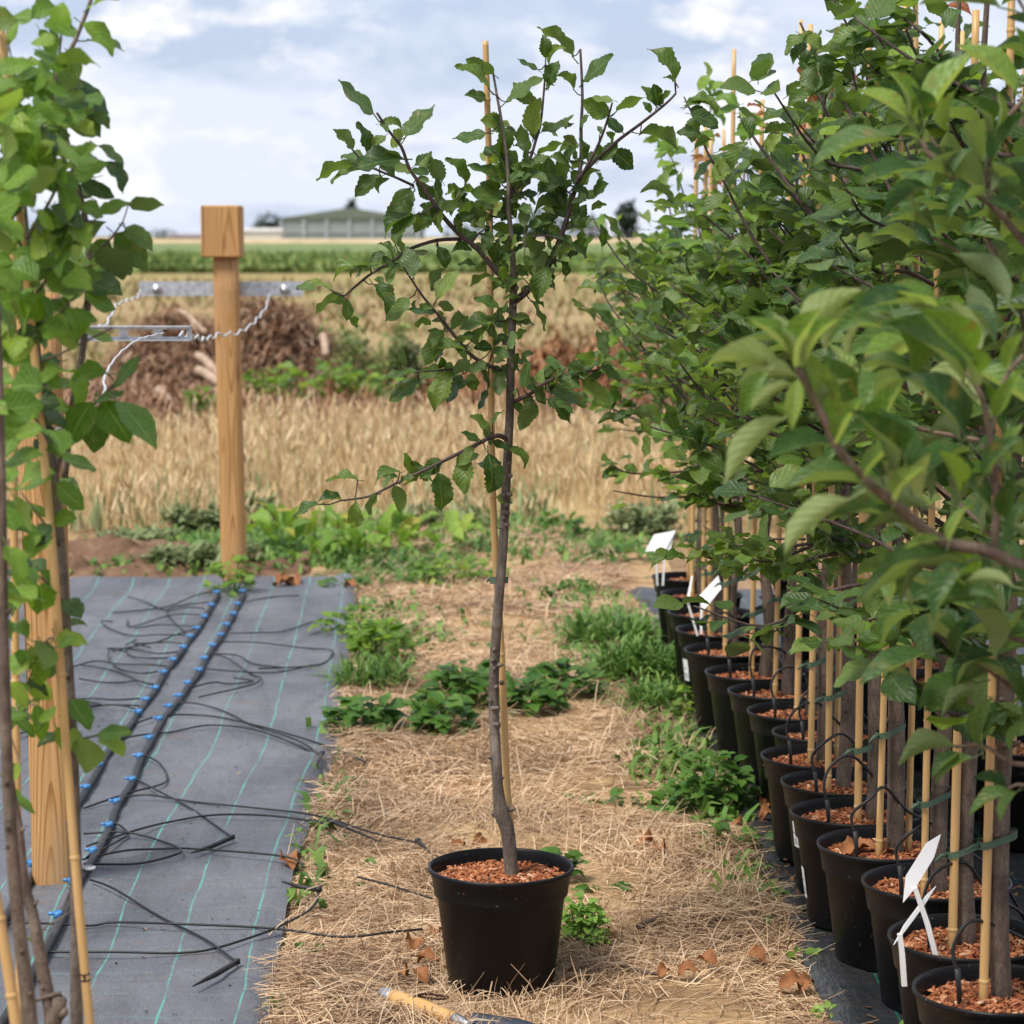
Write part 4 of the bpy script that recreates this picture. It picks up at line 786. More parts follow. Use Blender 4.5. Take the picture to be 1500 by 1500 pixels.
def sticker(t, ang, z0, z1, wid):
    tt = NT('sticker'); uv = tt.n('ShaderNodeSeparateXYZ'); tt.l(tt.tc.outputs['UV'], uv.inputs[0]); u, v = uv.outputs[0], uv.outputs[1]
    bar = tt.math('GREATER_THAN', tt.math('SINE', tt.math('ADD', tt.math('MULTIPLY', u, 70.), tt.math('MULTIPLY', tt.math('SINE', tt.math('MULTIPLY', u, 31.)), 4.))), .1)
    z = tt.math('MULTIPLY', tt.math('MULTIPLY', tt.math('LESS_THAN', v, .36), tt.math('GREATER_THAN', v, .08)), tt.math('LESS_THAN', tt.math('ABSOLUTE', tt.math('SUBTRACT', u, .5)), .38))
    ln = tt.math('MULTIPLY', tt.math('LESS_THAN', tt.math('ABSOLUTE', tt.math('SUBTRACT', v, .55)), .03), tt.math('LESS_THAN', u, .7))
    col = tt.mix(tt.math('MAXIMUM', tt.math('MULTIPLY', bar, z), tt.math('MULTIPLY', ln, .6)), (.76, .76, .75), (.03, .03, .03))
    m = tt.done(tt.bsdf(col, .5, .4)); b = MB(); n = 6; vs = []; uvs = []
    for i in range(n + 1):
        for zz, vv in ((z0, 0.), (z1, 1.)):
            r = .106 + (.1295 - .106) * (zz - .006) / .186 + .0012; a = ang + (i / n - .5) * wid
            vs.append((r * math.cos(a), r * math.sin(a), zz)); uvs.append((i / n, vv))
    b.add(vs, [(2 * i, 2 * i + 2, 2 * i + 3, 2 * i + 1) for i in range(n)], 0, uvs); b.build('sticker', m, t)
def cane(label, pts, r, group=None, nodes=5, tie=None, tape=None):
    base = Vector(pts[0]); t = thing('bamboo_cane', label, 'cane', base, group); pp = [Vector(p) - base for p in smooth_path(pts, 8)]; b = MB(); n = len(pp)
    rad = [r * (1.05 - .25 * i / n) for i in range(n)]; b.tube(pp, rad, 9)
    for k in range(nodes):
        i = min(n - 2, int((k + .6) * n / nodes)); p = pp[i]; d = (pp[i + 1] - p).normalized()
        b.tube([p - d * .004, p - d * .0012, p + d * .0012, p + d * .004], [rad[i] * 1.0, rad[i] * 1.16, rad[i] * 1.16, rad[i]], 9, cap=False)
    b.build('culm', M['cane'], t)
    for q in (tie or []):
        q0, q1, rr = q; b = MB(); q0 = Vector(q0) - base; q1 = Vector(q1) - base; ax = (q1 - q0); w = Vector((0, 0, .0065))
        # flat band round cane and trunk
        ring = []; nrm = ax.normalized() if ax.length > 1e-6 else Vector((1, 0, 0)); sd = Vector((0, 0, 1)).cross(nrm).normalized()
        for j in range(16):
            a = 2 * math.pi * j / 16; cc, ss = math.cos(a), math.sin(a); o = q1 if cc > 0 else q0; ring.append(o + (nrm * cc + sd * ss) * rr)
        vs = [p - w for p in ring] + [p + w for p in ring]; b.add(vs, [(j, (j + 1) % 16, 16 + (j + 1) % 16, 16 + j) for j in range(16)])
        k0 = q0 - nrm * rr; b.tube([k0, k0 - nrm * .012 + Vector((0, -.003, .004)), k0 - nrm * .025 + Vector((0, 0, -.003))], [.0045, .004, .002], 5); b.build('tie', M['tie'], t)
    if tape is not None:
        i = int(tape * n); p = pp[i]; d = (pp[i + 1] - p).normalized(); b = MB(); b.tube([p - d * .005, p - d * .003], rad[i] * 1.12, 9, cap=False); b.tube([p + d * .004, p + d * .006], rad[i] * 1.12, 9, cap=False); b.tube([p - d * .004, p + d * .005], rad[i] * .35, 4, cap=False)
        for k in range(len(b.v) - 8, len(b.v)): b.v[k] = tuple(Vector(b.v[k]) + Vector((0, -rad[i] * .75, 0)))
        b.build('tape', M['tape'], t)
    return t
# ------------------------------------------------------------- the young tree in the middle
PC = A(734, 1448); PC.z = .004
pot('black round pot of orange bark chips standing alone on the straw path', PC.x, PC.y, .004, sub=SUBC, sc=1.02)
YT = PC.y
TR = [(752, 1303), (748, 1262), (743, 1215), (734, 1190), (729, 1150), (725, 1080), (723, 1020), (725, 960), (729, 900), (733, 850), (737, 800), (740, 740), (743, 680), (747, 600), (748, 540), (750, 480), (752, 430), (752, 400), (749, 345), (744, 300), (745, 270), (742, 230), (735, 180), (728, 140), (722, 105)]
TRr = [12.5, 11, 11.5, 12, 9.4, 9, 8.8, 8.7, 8.5, 8.2, 8, 7.8, 7.6, 7.2, 7, 6.8, 6.6, 5.4, 4.4, 3.8, 3.4, 3, 2.6, 2.3, 1.8]
tree0 = thing('fruit_tree', 'young fruit tree with an open crown in the lone pot', 'tree', (PC.x, YT, .22))
mpx = pxm(P(750, 900, YT)); b = MB()
b.tube([p - tree0.location for p in smooth_path([P(x, y, YT + .01 * math.sin(y * .02)) for x, y in TR], 4)], lerps([r * mpx * (.86 if r < 10 else .93) for r in TRr], (len(TR) - 1) * 4 + 1), 10)
for (x, y, r) in ((727, 975, 6), (735, 1000, -1), (721, 1038, 7), (731, 1062, -5), (744, 752, -4), (741, 726, 5), (742, 1186, 8), (731, 1192, -7), (746, 503, -6), (738, 770, 5), (724, 1110, -6), (728, 1140, 6)):
    p = P(x, y, YT) - tree0.location; b.tube([p, p + Vector((r * .001 * 1.3, -.006, .002)), p + Vector((r * .0022, -.011, .004))], [.0062, .005, .003], 6)
p0, p1 = P(742, 780, YT), P(727, 773, YT - .02); b.tube([p0 - tree0.location, (p0 + p1) / 2 - tree0.location + Vector((0, 0, .003)), p1 - tree0.location], [.002, .0015, .001], 5)
for i in range(26):
    y_ = random.uniform(420, 1270); j = min(range(len(TR)), key=lambda k: abs(TR[k][1] - y_)); f = TR[j]; p = P(f[0], f[1] + random.uniform(-20, 20), YT) - tree0.location; a = random.uniform(3.2, 6.2); dd = Vector((math.cos(a), math.sin(a), 0)) * TRr[j] * mpx * .8
    b.tube([p + dd * .5, p + dd * 1.08 + Vector((0, 0, .002)), p + dd * random.uniform(1.2, 1.5) + Vector((0, 0, .005))], [.006, .0045, .002], 5)
b.build('trunk', M['bark'], tree0)
BR = [([(750, 420), (725, 395), (700, 365), (672, 342), (650, 318), (637, 300), (620, 275), (600, 247), (588, 215), (570, 192), (552, 165)], 4.4, 1.8, -.12),
      ([(676, 350), (640, 352), (600, 365), (575, 383), (545, 400), (520, 420), (503, 433), (485, 425)], 3, 1.3, -.16),
      ([(606, 272), (580, 260), (555, 250), (535, 240), (515, 218)], 2.2, 1.2, -.05),
      ([(752, 442), (770, 428), (790, 405), (808, 380), (820, 350), (832, 315), (840, 285), (850, 260), (862, 245), (900, 210), (940, 180), (975, 152), (990, 137)], 5.6, 1.6, .1),
      ([(846, 268), (851, 235), (851, 190), (853, 140), (850, 72)], 3.4, 1.8, .06), ([(848, 264), (870, 225), (885, 190), (897, 150)], 2.8, 1.4, -.06),
      ([(748, 290), (755, 265), (775, 235), (785, 205), (792, 180), (797, 130), (799, 95)], 3., 1.3, .04),
      ([(744, 546), (715, 535), (690, 520), (670, 497), (645, 465), (620, 435), (603, 410), (590, 390)], 3.4, 1.2, -.14), ([(716, 537), (660, 541), (640, 543), (612, 544)], 1.8, 1., -.1),
      ([(748, 590), (775, 578), (800, 560), (830, 548), (860, 545), (880, 540)], 3.4, 1.1, -.1), ([(742, 643), (730, 638), (715, 642), (700, 650), (660, 670), (640, 680), (580, 708), (540, 727), (500, 733)], 4., 1.3, -.15),
      ([(822, 352), (800, 345), (770, 348)], 1.6, 1., -.04), ([(690, 358), (700, 343), (714, 334)], 1.8, 1., -.04), ([(744, 300), (732, 318), (700, 310), (665, 296)], 1.8, 1., .05), ([(740, 470), (728, 470), (712, 472)], 1.8, 1.2, -.03)]
SK = [(x, y, YT) for x, y in TR]; twb = MB()
for pts, r0, r1, dy in BR:
    n = len(pts); p3 = [P(x, y, YT + dy * (i / (n - 1)) ** .8) for i, (x, y) in enumerate(pts)]
    SK += [(x, y, p.y) for (x, y), p in zip(pts, p3)]
    for i in range(n - 1): SK.append(((pts[i][0] + pts[i + 1][0]) / 2, (pts[i][1] + pts[i + 1][1]) / 2, (p3[i].y + p3[i + 1].y) / 2))
    b = MB(); pp = [p - tree0.location for p in smooth_path(p3, 4)]; b.tube(pp, [x * mpx for x in lerps([r0, (r0 + r1) / 2, r1], len(pp))], 7); b.build('branch', M['twigbark'], tree0)
LEAF0 = """548 167 497 119 40;594 201 636 156 50;517 218 488 191 60;537 228 523 180 55;543 227 567 198 65;567 193 557 177 70;590 233 521 247 55;587 230 552 220 40;557 238 578 257 75;518 243 466 265 40;540 248 487 268 40;559 258 522 288 70;617 255 632 223 55;648 265 630 232 92;682 270 653 233 55;645 287 638 260 65;637 288 610 268 85;600 275 567 328 80;608 280 605 305 55;608 315 577 350 60;606 316 565 347 45;642 313 607 342 85;643 311 615 302 60;648 308 648 340 55;646 307 672 300 90;667 332 695 315 85;723 109 684 87 70;716 130 667 99 35;741 149 793 115 45;780 151 753 121 85;799 85 795 51 92;839 83 788 42 45;805 95 827 70 30;788 102 759 87 35;805 126 819 90 85;840 131 813 113 55;800 132 812 125 45;781 198 791 145 85;772 223 764 183 75;792 194 839 181 45;712 195 664 202 50;733 230 728 180 80;732 182 723 165 75;787 227 827 209 45;770 222 752 214 55;855 119 897 81 55;891 169 855 147 92;898 147 866 143 45;912 194 891 171 75;903 163 945 143 45;962 155 941 127 65;964 154 957 124 65;965 153 982 133 55;953 165 942 150 85;988 118 950 73 60;990 122 972 114 30;937 196 992 222 45;850 185 863 169 45;878 199 874 185 55;878 235 904 209 92;896 221 926 247 92;852 235 849 203 55;827 235 844 213 65;831 241 803 231 75;744 266 730 223 75;749 268 758 230 55;736 271 686 244 35;730 279 717 254 75;757 258 802 266 55;808 265 805 230 85;818 266 832 230 75;816 270 787 284 75;834 270 789 287 65;787 284 765 284 65;774 287 784 300 55;832 305 784 311 65;834 281 861 289 65;853 279 878 250 65;840 330 859 303 92;816 354 838 361 55;808 380 821 358 55;819 380 843 367 35;802 390 787 442 96;778 440 798 483 28;768 409 742 433 55;746 415 723 422 75;720 404 690 420 38;730 452 695 438 65;744 441 739 460 45;736 289 691 282 75;720 308 703 284 92;728 319 752 310 65;718 322 680 306 65;768 332 766 303 85;774 330 794 326 75;717 338 712 366 92;730 353 725 383 96;745 354 736 380 75;752 372 731 380 55;768 374 774 399 75;797 354 781 382 85;800 369 784 394 85;773 345 778 366 65;672 354 690 367 60;672 297 654 311 85;485 424 449 410 35;496 432 463 458 45;508 438 508 469 92;542 389 490 410 40;542 394 514 405 28;546 416 566 458 80;576 376 554 358 40;578 379 553 376 35;582 385 571 416 60;579 358 602 323 55;606 405 594 363 92;640 362 654 392 88;651 394 634 426 55;640 437 670 398 65;600 437 565 470 65;638 456 597 454 38;651 484 622 534 75;682 513 636 521 40;610 544 560 557 25;645 541 614 553 85;614 556 573 587 65;660 548 636 601 85;676 548 655 591 50;688 528 666 547 92;712 532 682 543 75;692 547 689 569 85;704 543 715 569 40;714 570 701 601 40;729 546 730 578 94;729 469 676 483 50;721 472 704 499 38;705 480 701 509 65;696 491 677 493 92;721 510 695 510 85;721 513 746 525 75;724 510 740 499 65;742 534 761 543 55;767 569 774 531 65;783 563 771 550 75;786 560 814 534 80;833 547 877 531 55;886 522 875 484 65;880 538 909 557 65;852 556 890 594 60;798 568 858 594 55;820 554 849 570 75;802 585 833 619 65;811 588 840 605 45;785 579 799 592 92;783 588 762 629 85;758 568 755 582 55;694 655 668 681 85;685 673 681 722 88;715 664 716 720 90;648 675 621 692 92;640 692 646 748 85;577 711 586 750 90;586 692 551 707 55;554 724 541 757 55;521 735 521 770 96;524 703 479 707 25;500 733 466 735 55;467 739 432 758 50;718 631 690 609 55;721 622 738 602 35;716 638 705 625 45;702 643 676 633 55;721 647 746 657 75;744 657 768 685 60"""
cent = []
for s in LEAF0.split(';'):
    x0, y0, x1, y1, f = map(int, s.split()); j = min(SK, key=lambda k: (k[0] - x0) ** 2 + (k[1] - y0) ** 2); dist = math.hypot(j[0] - x0, j[1] - y0)
    Yl = j[2] + random.uniform(-.03, .02)
    # blades traced between their visible ends lie a little longer in space
    ex = 1.04; x1e, y1e = x0 + (x1 - x0) * ex, y0 + (y1 - y0) * ex
    photo_leaf(tree0, 'plum', x0, y0, x1e, y1e, min(.97, f / 100 * 1.05), Yl, random.uniform(-.03, .02), flip=random.random() < .16)
    if dist > 5:
        a, c = P(j[0], j[1], j[2]), P(x0, y0, Yl); twb.tube([a - tree0.location, (a + c) / 2 - tree0.location + Vector((0, 0, -.004)), c - tree0.location], [.0016, .0013, .0011], 5, cap=False)
tag(twb.build('petioles', M['twigbark'], tree0), kind='stuff')
for i in range(124):                      # the dense middle of the crown
    x, y = (random.gauss(752, 60), random.gauss(300, 55)) if i < 95 else (random.uniform(500, 960), random.uniform(180, 600)); j = min(SK, key=lambda k: (k[0] - x) ** 2 + (k[1] - y) ** 2)
    x, y = j[0] + (x - j[0]) * .35, j[1] + (y - j[1]) * .35; a = random.uniform(0, 6.283); L = random.uniform(20, 36)
    photo_leaf(tree0, 'plum', x, y, x + L * math.cos(a), y + L * math.sin(a) * .8, random.uniform(.4, .95), j[2] + random.uniform(.0, .12), random.uniform(-.04, .04), flip=random.random() < .15)
stf = []                                 # smaller leaves filling the heart of the crown
for i in range(185):
    x, y = (random.gauss(750, 62), random.gauss(305, 55)) if i < 80 else (random.gauss(700, 60), random.gauss(520, 34)) if i < 115 else random.choice(((random.gauss(640, 60), random.gauss(690, 20)), (random.gauss(830, 40), random.gauss(560, 24)), (random.gauss(570, 50), random.gauss(400, 30)), (random.gauss(745, 30), random.gauss(420, 50)))); j = min(SK, key=lambda k: (k[0] - x) ** 2 + (k[1] - y) ** 2)
    x, y = j[0] + (x - j[0]) * .45, j[1] + (y - j[1]) * .45; a = random.uniform(0, 6.283); L = random.uniform(18, 32)
    o = photo_leaf(tree0, 'plum', x, y, x + L * math.cos(a), y + L * math.sin(a) * .8, random.uniform(.4, .95), j[2] + random.uniform(-.04, .12), random.uniform(-.04, .04), flip=random.random() < .2)
    stf.append((o.data, o.matrix_basis.copy())); bpy.data.objects.remove(o)
STF0 = (tree0, stf)
CN = [(747, 1200, .0), (742, 1150, .012), (737, 1020, .02), (731, 900, .02), (725, 800, .018), (721, 700, .018), (719, 560, .02), (718, 420, .02), (717, 280, .02), (714, 160, .02), (711, 60, .02)]
base = P(750, 1296, YT + .03)
cane('bamboo cane tied to the stem of the young tree in the lone pot', [base] + [P(x, y, YT + .022 + d) for x, y, d in CN], 5.6 * mpx, tie=[(P(727, 850, YT + .02), P(735, 850, YT), .0135)])
# ------------------------------------------------------------- the row of potted trees on the right
ORD = ['first', 'second', 'third', 'fourth', 'fifth', 'sixth', 'seventh', 'eighth', 'ninth', 'tenth', 'eleventh', 'twelfth', 'thirteenth', 'fourteenth', 'fifteenth', 'sixteenth']
DD = [4.11, 4.43, 4.82, 5.125, 5.42, 5.715, 6.01, 6.305, 6.6, 6.895, 7.2, 7.6, 7.98, 8.36, 8.8, 9.25]
LEFT = [1340, 1301, 1264, 1198, 1159, 1142, 1113, 1131, 1095, 1066, 1033, 1003, 988, 977, 966, 954]
EXTRA = {0: 'nearest, cut off by the bottom edge', 1: 'holding two white T shaped tags', 2: 'wide one behind the white tags', 3: 'with dry leaves on its bark chips', 4: 'with a sticker low on its side', 5: 'with a white barcode sticker on its side', 12: 'with a tilted white tag and a sticker', 15: 'rearmost, with a folded white tag'}
POTS = []
for k, (D, lx) in enumerate(zip(DD, LEFT)):
    dep = D * cp + (H - .25) * sp; x = (lx - 750) / F * dep + .147
    POTS.append((x, D))
    lab = 'black pot of bark chips, %s from the front of the right row' % ORD[k] if k not in EXTRA else 'black pot %s, %s in the right row' % (EXTRA[k], ORD[k])
    t = pot(lab, x, D, .03, (random.uniform(-.02, .02), random.uniform(-.02, .02)), group='black pots in the front line of the right row', rz=0 if k in (4, 5, 12) else random.uniform(0, 6.28))
    if k == 5: sticker(t, R(203), .105, .165, .26)
    if k == 4: sticker(t, R(186), .06, .13, .2)
    if k == 12: sticker(t, R(200), .09, .16, .3)
BACK = [(1.30 - .017 * i + random.uniform(-.02, .02), 6.15 + .31 * i) for i in range(11)]
for i, (x, y) in enumerate(BACK):
    pot('black pot in the rear line, half hidden behind stems and canes', x, y, .03, group='black pots in the rear line of the right row')

def gen_tree(label, x, y, z0, height, key, nleaf, size, crown=(.82, 1.8), spread=.45, nb=15, group=None, trunk_r=.0135, barkm='bark2', twig='twigbark', lean=0., nstuff=0, bias=None, redtips=0, kink=True, el=(12, 62), tipup=.35, lite=.0):
    t = thing('fruit_tree', label, 'tree', (x, y, z0), group); b = MB(); o = Vector((x, y, z0))
    w = [random.uniform(-1, 1) * .012 for _ in range(9)]; tr = []
    for i in range(9):
        f = i / 8; tr.append(Vector((lean * f + w[i] * (1 if i else 0), w[(i + 3) % 9] * (1 if i else 0), f * (height - z0))))
    if kink: tr[1] += Vector((random.choice((-1, 1)) * .012, 0, 0))
    tp_ = smooth_path(tr, 3); rad = [trunk_r * (1 - .78 * (i / (len(tp_) - 1)) ** 1.2) * (1.18 if i in (3, 4) and kink else 1) * (1.1 if i < 3 else 1) for i in range(len(tp_))]
    b.tube(tp_, rad, 9)
    for i in range(7):
        q = tp_[random.randint(3, len(tp_) // 2)]; a = random.uniform(0, 6.28); dd = Vector((math.cos(a), math.sin(a), .5)) * trunk_r
        b.tube([q + dd * .6, q + dd * 1.25, q + dd * 1.6], [trunk_r * .4, trunk_r * .3, trunk_r * .15], 5)
    b.build('trunk', M[barkm], t)
    sites = []; ga = random.uniform(0, 6.28)
    def at(z):
        f = max(0, min(1, z / (height - z0))) * 8; i = min(7, int(f)); return tr[i].lerp(tr[i + 1], f - i)
    for i in range(nb):
        f = (i + random.random() * .6) / nb; z = crown[0] - z0 + (crown[1] - crown[0]) * f; a = ga + i * 2.399 + random.uniform(-.3, .3)
        if bias is not None and random.random() < .5: a = bias + random.gauss(0, .7)
        e = R(random.uniform(*el)); ln = spread * random.uniform(.75, 1.25) * (1.15 - .45 * f); s = at(z)
        d = Vector((math.cos(a) * math.cos(e), math.sin(a) * math.cos(e), math.sin(e) - (.5 if f < .15 else 0)))
        pts = [s, s + d * ln * .35 + Vector((0, 0, -.01)), s + d * ln * .7 + Vector((0, 0, .01)), s + d * ln + Vector((0, 0, tipup * ln * .4))]
        pts = [p + Vector((random.gauss(0, .018), random.gauss(0, .018), random.gauss(0, .014))) if q else p for q, p in enumerate(pts)]
        pp = smooth_path(pts, 4); bb = MB(); bb.tube(pp, lerps([.0052, .0036, .0018], len(pp)), 6); bb.build('branch', M[twig], t)
        for j in range(1, len(pp)): sites.append((pp[j], (pp[j] - pp[j - 1]).normalized(), 1. if j < len(pp) - 1 else 2.2))
    for p in tp_[int(len(tp_) * .62):]: sites.append((p, Vector((0, 0, 1)), 1.))
    wts = [s[2] for s in sites]; st = []
    for i in range(nleaf + nstuff):
        p, d, _ = random.choices(sites, wts)[0]; a = random.uniform(0, 6.283)
        out = Vector((math.cos(a), math.sin(a), random.uniform(-.2, .6))); y_ = (d * random.uniform(.1, .75) + out + Vector((0, 0, -random.uniform(0, .75)))).normalized()
        L = size * random.uniform(.62, 1.18); n = Vector((random.gauss(0, .45), random.gauss(-.25, .45), 1.))
        p = p + y_ * L * .2 + Vector((random.gauss(0, .014), random.gauss(0, .014), random.gauss(0, .014)))
        kk = 'redtip' if i < redtips else 'bright' if random.random() < lite and i < nleaf else key
        if i < redtips: p = sites[-1][0] + Vector((random.gauss(0, .05), random.gauss(0, .05), random.gauss(.02, .05)))
        Mx = leaf_matrix(p, y_, L * (.8 if i < redtips else 1), n)
        if i < nleaf: link('leaf', random.choice(LV[kk]), t, Mx)
        else: st.append((random.choice(LV[kk]), Mx))
    if st: mass(t, st, key)
    return t
def mass(t, st, key):
    vs, qs, n0 = [], [], 0; uvs = []
    for me, Mx in st:
        c = CO[me.name]; mm = np.array(Mx); vs.append(c[0] @ mm[:3, :3].T + mm[:3, 3]); qs.append(c[1] + n0); uvs.append(c[2]); n0 += len(c[0])
    tag(link('foliage', npmesh('foliage', np.concatenate(vs), np.concatenate(qs), L_[key], True, np.concatenate(uvs)), t), kind='stuff')
CO = {}
for key in ('plum', 'dark', 'apple', 'bright'):
    for me in LV[key]:
        nv = 5 * ((len([p for p in me.polygons if len(p.vertices) == 4]) - 3) // 4 + 1); v = np.array([x.co[:] for x in me.vertices])[:nv]; nr = nv // 5
        i = (np.arange(nr - 1)[:, None] * 5 + np.arange(4)[None]).ravel(); uvv = np.array([((j % 5 - 2) / 4 + .5, (j // 5) / (nr - 1)) for j in range(nv)])
        CO[me.name] = (v, np.stack([i, i + 1, i + 6, i + 5], 1), uvv)
mass(STF0[0], STF0[1], 'plum')
for k, (x, D) in enumerate(POTS):
    far_ = k >= 10; nl = 300 if k < 10 else 230; key = 'dark' if k in (0, 1) else 'plum' if k % 3 else 'dark'
    tx, ty = x + random.uniform(.0, .04), D + random.uniform(-.01, .05)
    hgt = (2.08, 2.1, 2.08, 2.06, 2.0, 1.93, 1.9, 1.86, 1.83, 1.84, 1.78, 1.76, 1.74, 1.76, 1.7, 1.72)[k]
    gen_tree('leafy young tree growing in the %s pot of the right row' % ORD[k], tx, ty, .225, hgt, key, nl, .074 if k < 10 else .07, (.76 if k < 4 else .84, hgt - (.28 if k < 5 else .36)), .42 if k > 1 else .36, 16, 'young trees in the right row', nstuff=60 if k < 10 else 30, bias=math.pi + .3, redtips=6 if k in (4, 6, 7, 9, 11, 12, 13) else 0, lite=.12 if k < 5 else .22 if k < 10 else .4, trunk_r=random.uniform(.0145, .018))
    cx, cy = tx - random.uniform(.032, .04), ty - random.uniform(.02, .03); lx, ly = random.uniform(-.015, .03), random.uniform(-.02, .06)
    tz = random.uniform(.42, .56)
    f = tz / 1.95
    cane('bamboo cane standing in the %s pot of the right row' % ORD[k], [(cx, cy, .225), (cx + lx * .5, cy + ly * .5, 1.1), (cx + lx, cy + ly, random.uniform(1.92, 2.12) if k < 5 or k in (8, 11) else random.uniform(1.7, 1.95))], random.uniform(.0068, .0085), 'bamboo canes in the right row', 6,
         tie=[((cx + lx * f, cy + ly * f, tz), (tx, ty, tz + .01), .018)])
    if k in (3, 6, 9, 13): cane('extra bamboo cane close to the trunk in the %s pot of the right row' % ORD[k], [(cx + .07, cy + .05, .225), (cx + .075, cy + .06, 1.1), (cx + .06, cy + .09, random.uniform(1.9, 2.15))], .007, 'bamboo canes in the right row', 6)
    if k < 12:
        # small drip stake with its arched feed tube
        a = random.uniform(2.7, 3.6); sx, sy = x + .075 * math.cos(a), D + .075 * math.sin(a) - .03; s0 = Vector((sx, sy, .235)); t = thing('drip_line', 'black drip tube arching out of the %s pot of the right row' % ORD[k], 'drip line', s0, 'drip tubes in the right row pots')
        b = MB(); b.tube([(0, 0, -.01), (-.002, 0, .05), (-.006, 0, .085)], [.003, .0048, .0052], 7); b.build('stake', M['hose'], t)
        ar = [Vector((-.006, 0, .08)), Vector((-.012, .004, .12)), Vector((.01, .012, .158)), Vector((.06, .03, .165)), Vector((.12, .06, .12)), Vector((.19, .1, .06)), Vector((.25, .14, -.04)), Vector((.33, .2, -.19))]
        b = MB(); b.tube(smooth_path([p + Vector((random.gauss(0, .006), random.gauss(0, .006), random.gauss(0, .006))) if 1 < i else p for i, p in enumerate(ar)], 4), .0033, 6); b.build('tube', M['hose'], t)
GB = 'young trees in the rear line of the right row'
for i, (x, y) in enumerate(BACK):
    gen_tree('young tree in the rear line, its crown merging with the front trees', x + .02, y + .02, .225, random.uniform(1.9, 2.1), 'dark' if i % 2 else 'plum', 150, .074, (.85, 1.8), .4, 12, GB, nstuff=60)
    if i % 2 == 0: cane('bamboo cane in the rear line, behind the front stems', [(x - .04, y - .05, .225), (x - .05, y - .03, 1.1), (x - .04, y, random.uniform(1.9, 2.15))], .0075, 'bamboo canes in the rear line of the right row')
post('wooden_post', 'broad wooden post standing behind the third pot of the right row', 1388, 1442, 1165, 1.3)

# ------------------------------------------------------------- the apple trees nearest on the right
def px_branch(t, pts, r0, r1, Y, m='applebark', dy=0.):
    n = len(pts); p3 = [P(x, y, Y + dy * i / n) for i, (x, y) in enumerate(pts)]; b = MB(); pp = [p - t.location for p in smooth_path(p3, 4)]
    b.tube(pp, [q * pxm(p3[0]) for q in lerps([r0, (r0 + r1) / 2, r1], len(pp))], 8); b.build('branch', M[m], t)
YA = 2.85
ta = gen_tree('nearest apple tree, its long branch reaching in from the right', 1.0, 2.9, .225, 1.9, 'apple', 60, .088, (.9, 1.75), .3, 7, 'apple trees at the right', barkm='applebark', twig='applebark', trunk_r=.014)
ha = P(1520, 846, YA)
b = MB(); pp = smooth_path([Vector((1.0, 2.9, .98)), Vector((.88, 2.88, 1.1)), Vector((.74, 2.86, 1.15)), ha], 4); b.tube([p - ta.location for p in pp], .0068, 8); b.build('branch', M['applebark'], ta)
px_branch(ta, [(1520, 846), (1450, 808), (1390, 797), (1350, 772), (1310, 737), (1265, 700), (1230, 660), (1210, 620), (1185, 570), (1168, 538)], 10, 5, YA, dy=-.05)
px_branch(ta, [(1456, 806), (1460, 740), (1455, 680), (1447, 620), (1437, 580), (1415, 545)], 6.5, 3.5, YA); px_branch(ta, [(1447, 660), (1470, 560), (1500, 520)], 4, 3, YA)
LA = """y 1145 542 1037 533 40;y 1127 545 1088 610 80;y 1165 527 1092 465 50;y 1165 520 1143 482 35;y 1178 507 1262 425 55;y 1208 513 1248 448 40;y 1243 523 1260 473 60;y 1217 622 1170 508 82;y 1170 555 1160 630 92;y 1147 613 1063 710 45;a 1222 653 1123 673 58;y 1286 648 1328 552 70;a 1412 560 1298 474 55;y 1422 520 1346 452 85;y 1430 524 1388 438 65;a 1412 636 1320 548 65;a 1340 548 1249 538 40;a 1356 452 1250 460 50;y 1374 450 1288 430 45;y 1476 542 1500 486 65;y 1450 610 1440 560 75;y 1458 610 1496 544 85;y 1480 678 1500 620 70;a 1263 709 1148 717 45;y 1244 731 1149 813 48;a 1295 755 1212 760 55;a 1335 771 1260 789 45;y 1305 725 1292 675 75;y 1351 733 1364 664 55;y 1377 790 1324 805 65;a 1415 821 1257 885 38;a 1377 824 1321 888 55;a 1417 827 1367 909 70;a 1449 747 1388 693 65;y 1484 859 1412 853 60;a 1473 757 1487 693 92;a 1401 875 1465 880 75;y 1405 720 1375 660 70;a 1330 700 1285 600 60;a 1440 700 1500 640 70;a 1480 800 1510 730 70;a 1290 690 1240 600 60;a 1480 830 1510 890 70;y 1172 545 1128 458 48;y 1176 540 1203 452 42;y 1168 552 1078 566 50;y 1182 535 1230 468 45;y 1160 562 1098 604 60;y 1196 600 1246 556 50;y 1227 650 1268 580 55;y 1266 700 1326 648 50;y 1312 735 1356 684 50;y 1420 560 1400 500 50;y 1452 690 1490 650 55;y 1390 795 1420 740 50"""
for s in LA.split(';'):
    q = s.split(); x0, y0, x1, y1, f = map(int, q[1:])
    photo_leaf(ta, 'young' if q[0] == 'y' else 'apple', x0, y0, x1, y1, min(.97, f / 100 * 1.05), YA - .03 + random.uniform(-.03, .03), random.uniform(-.05, .02), flip=(q[0] == 'y' and random.random() < .45), wf=.84)
for i in range(52):                      # the rest of that crown, behind the traced leaves
    x, y = random.uniform(1215, 1500), random.uniform(400, 900)
    if y > 760 and x < 1300 or x < 1215 + abs(y - 640) * .35: continue
    a = random.uniform(.6, 4.4); L = random.uniform(80, 125); k = 'young' if random.random() < .12 else 'apple'
    photo_leaf(ta, k, x, y, x + L * math.cos(a), y + L * math.sin(a) * .8, random.uniform(.35, .9), random.uniform(2.98, 3.3), random.uniform(-.06, .04), flip=random.random() < .3)
YB = 3.25
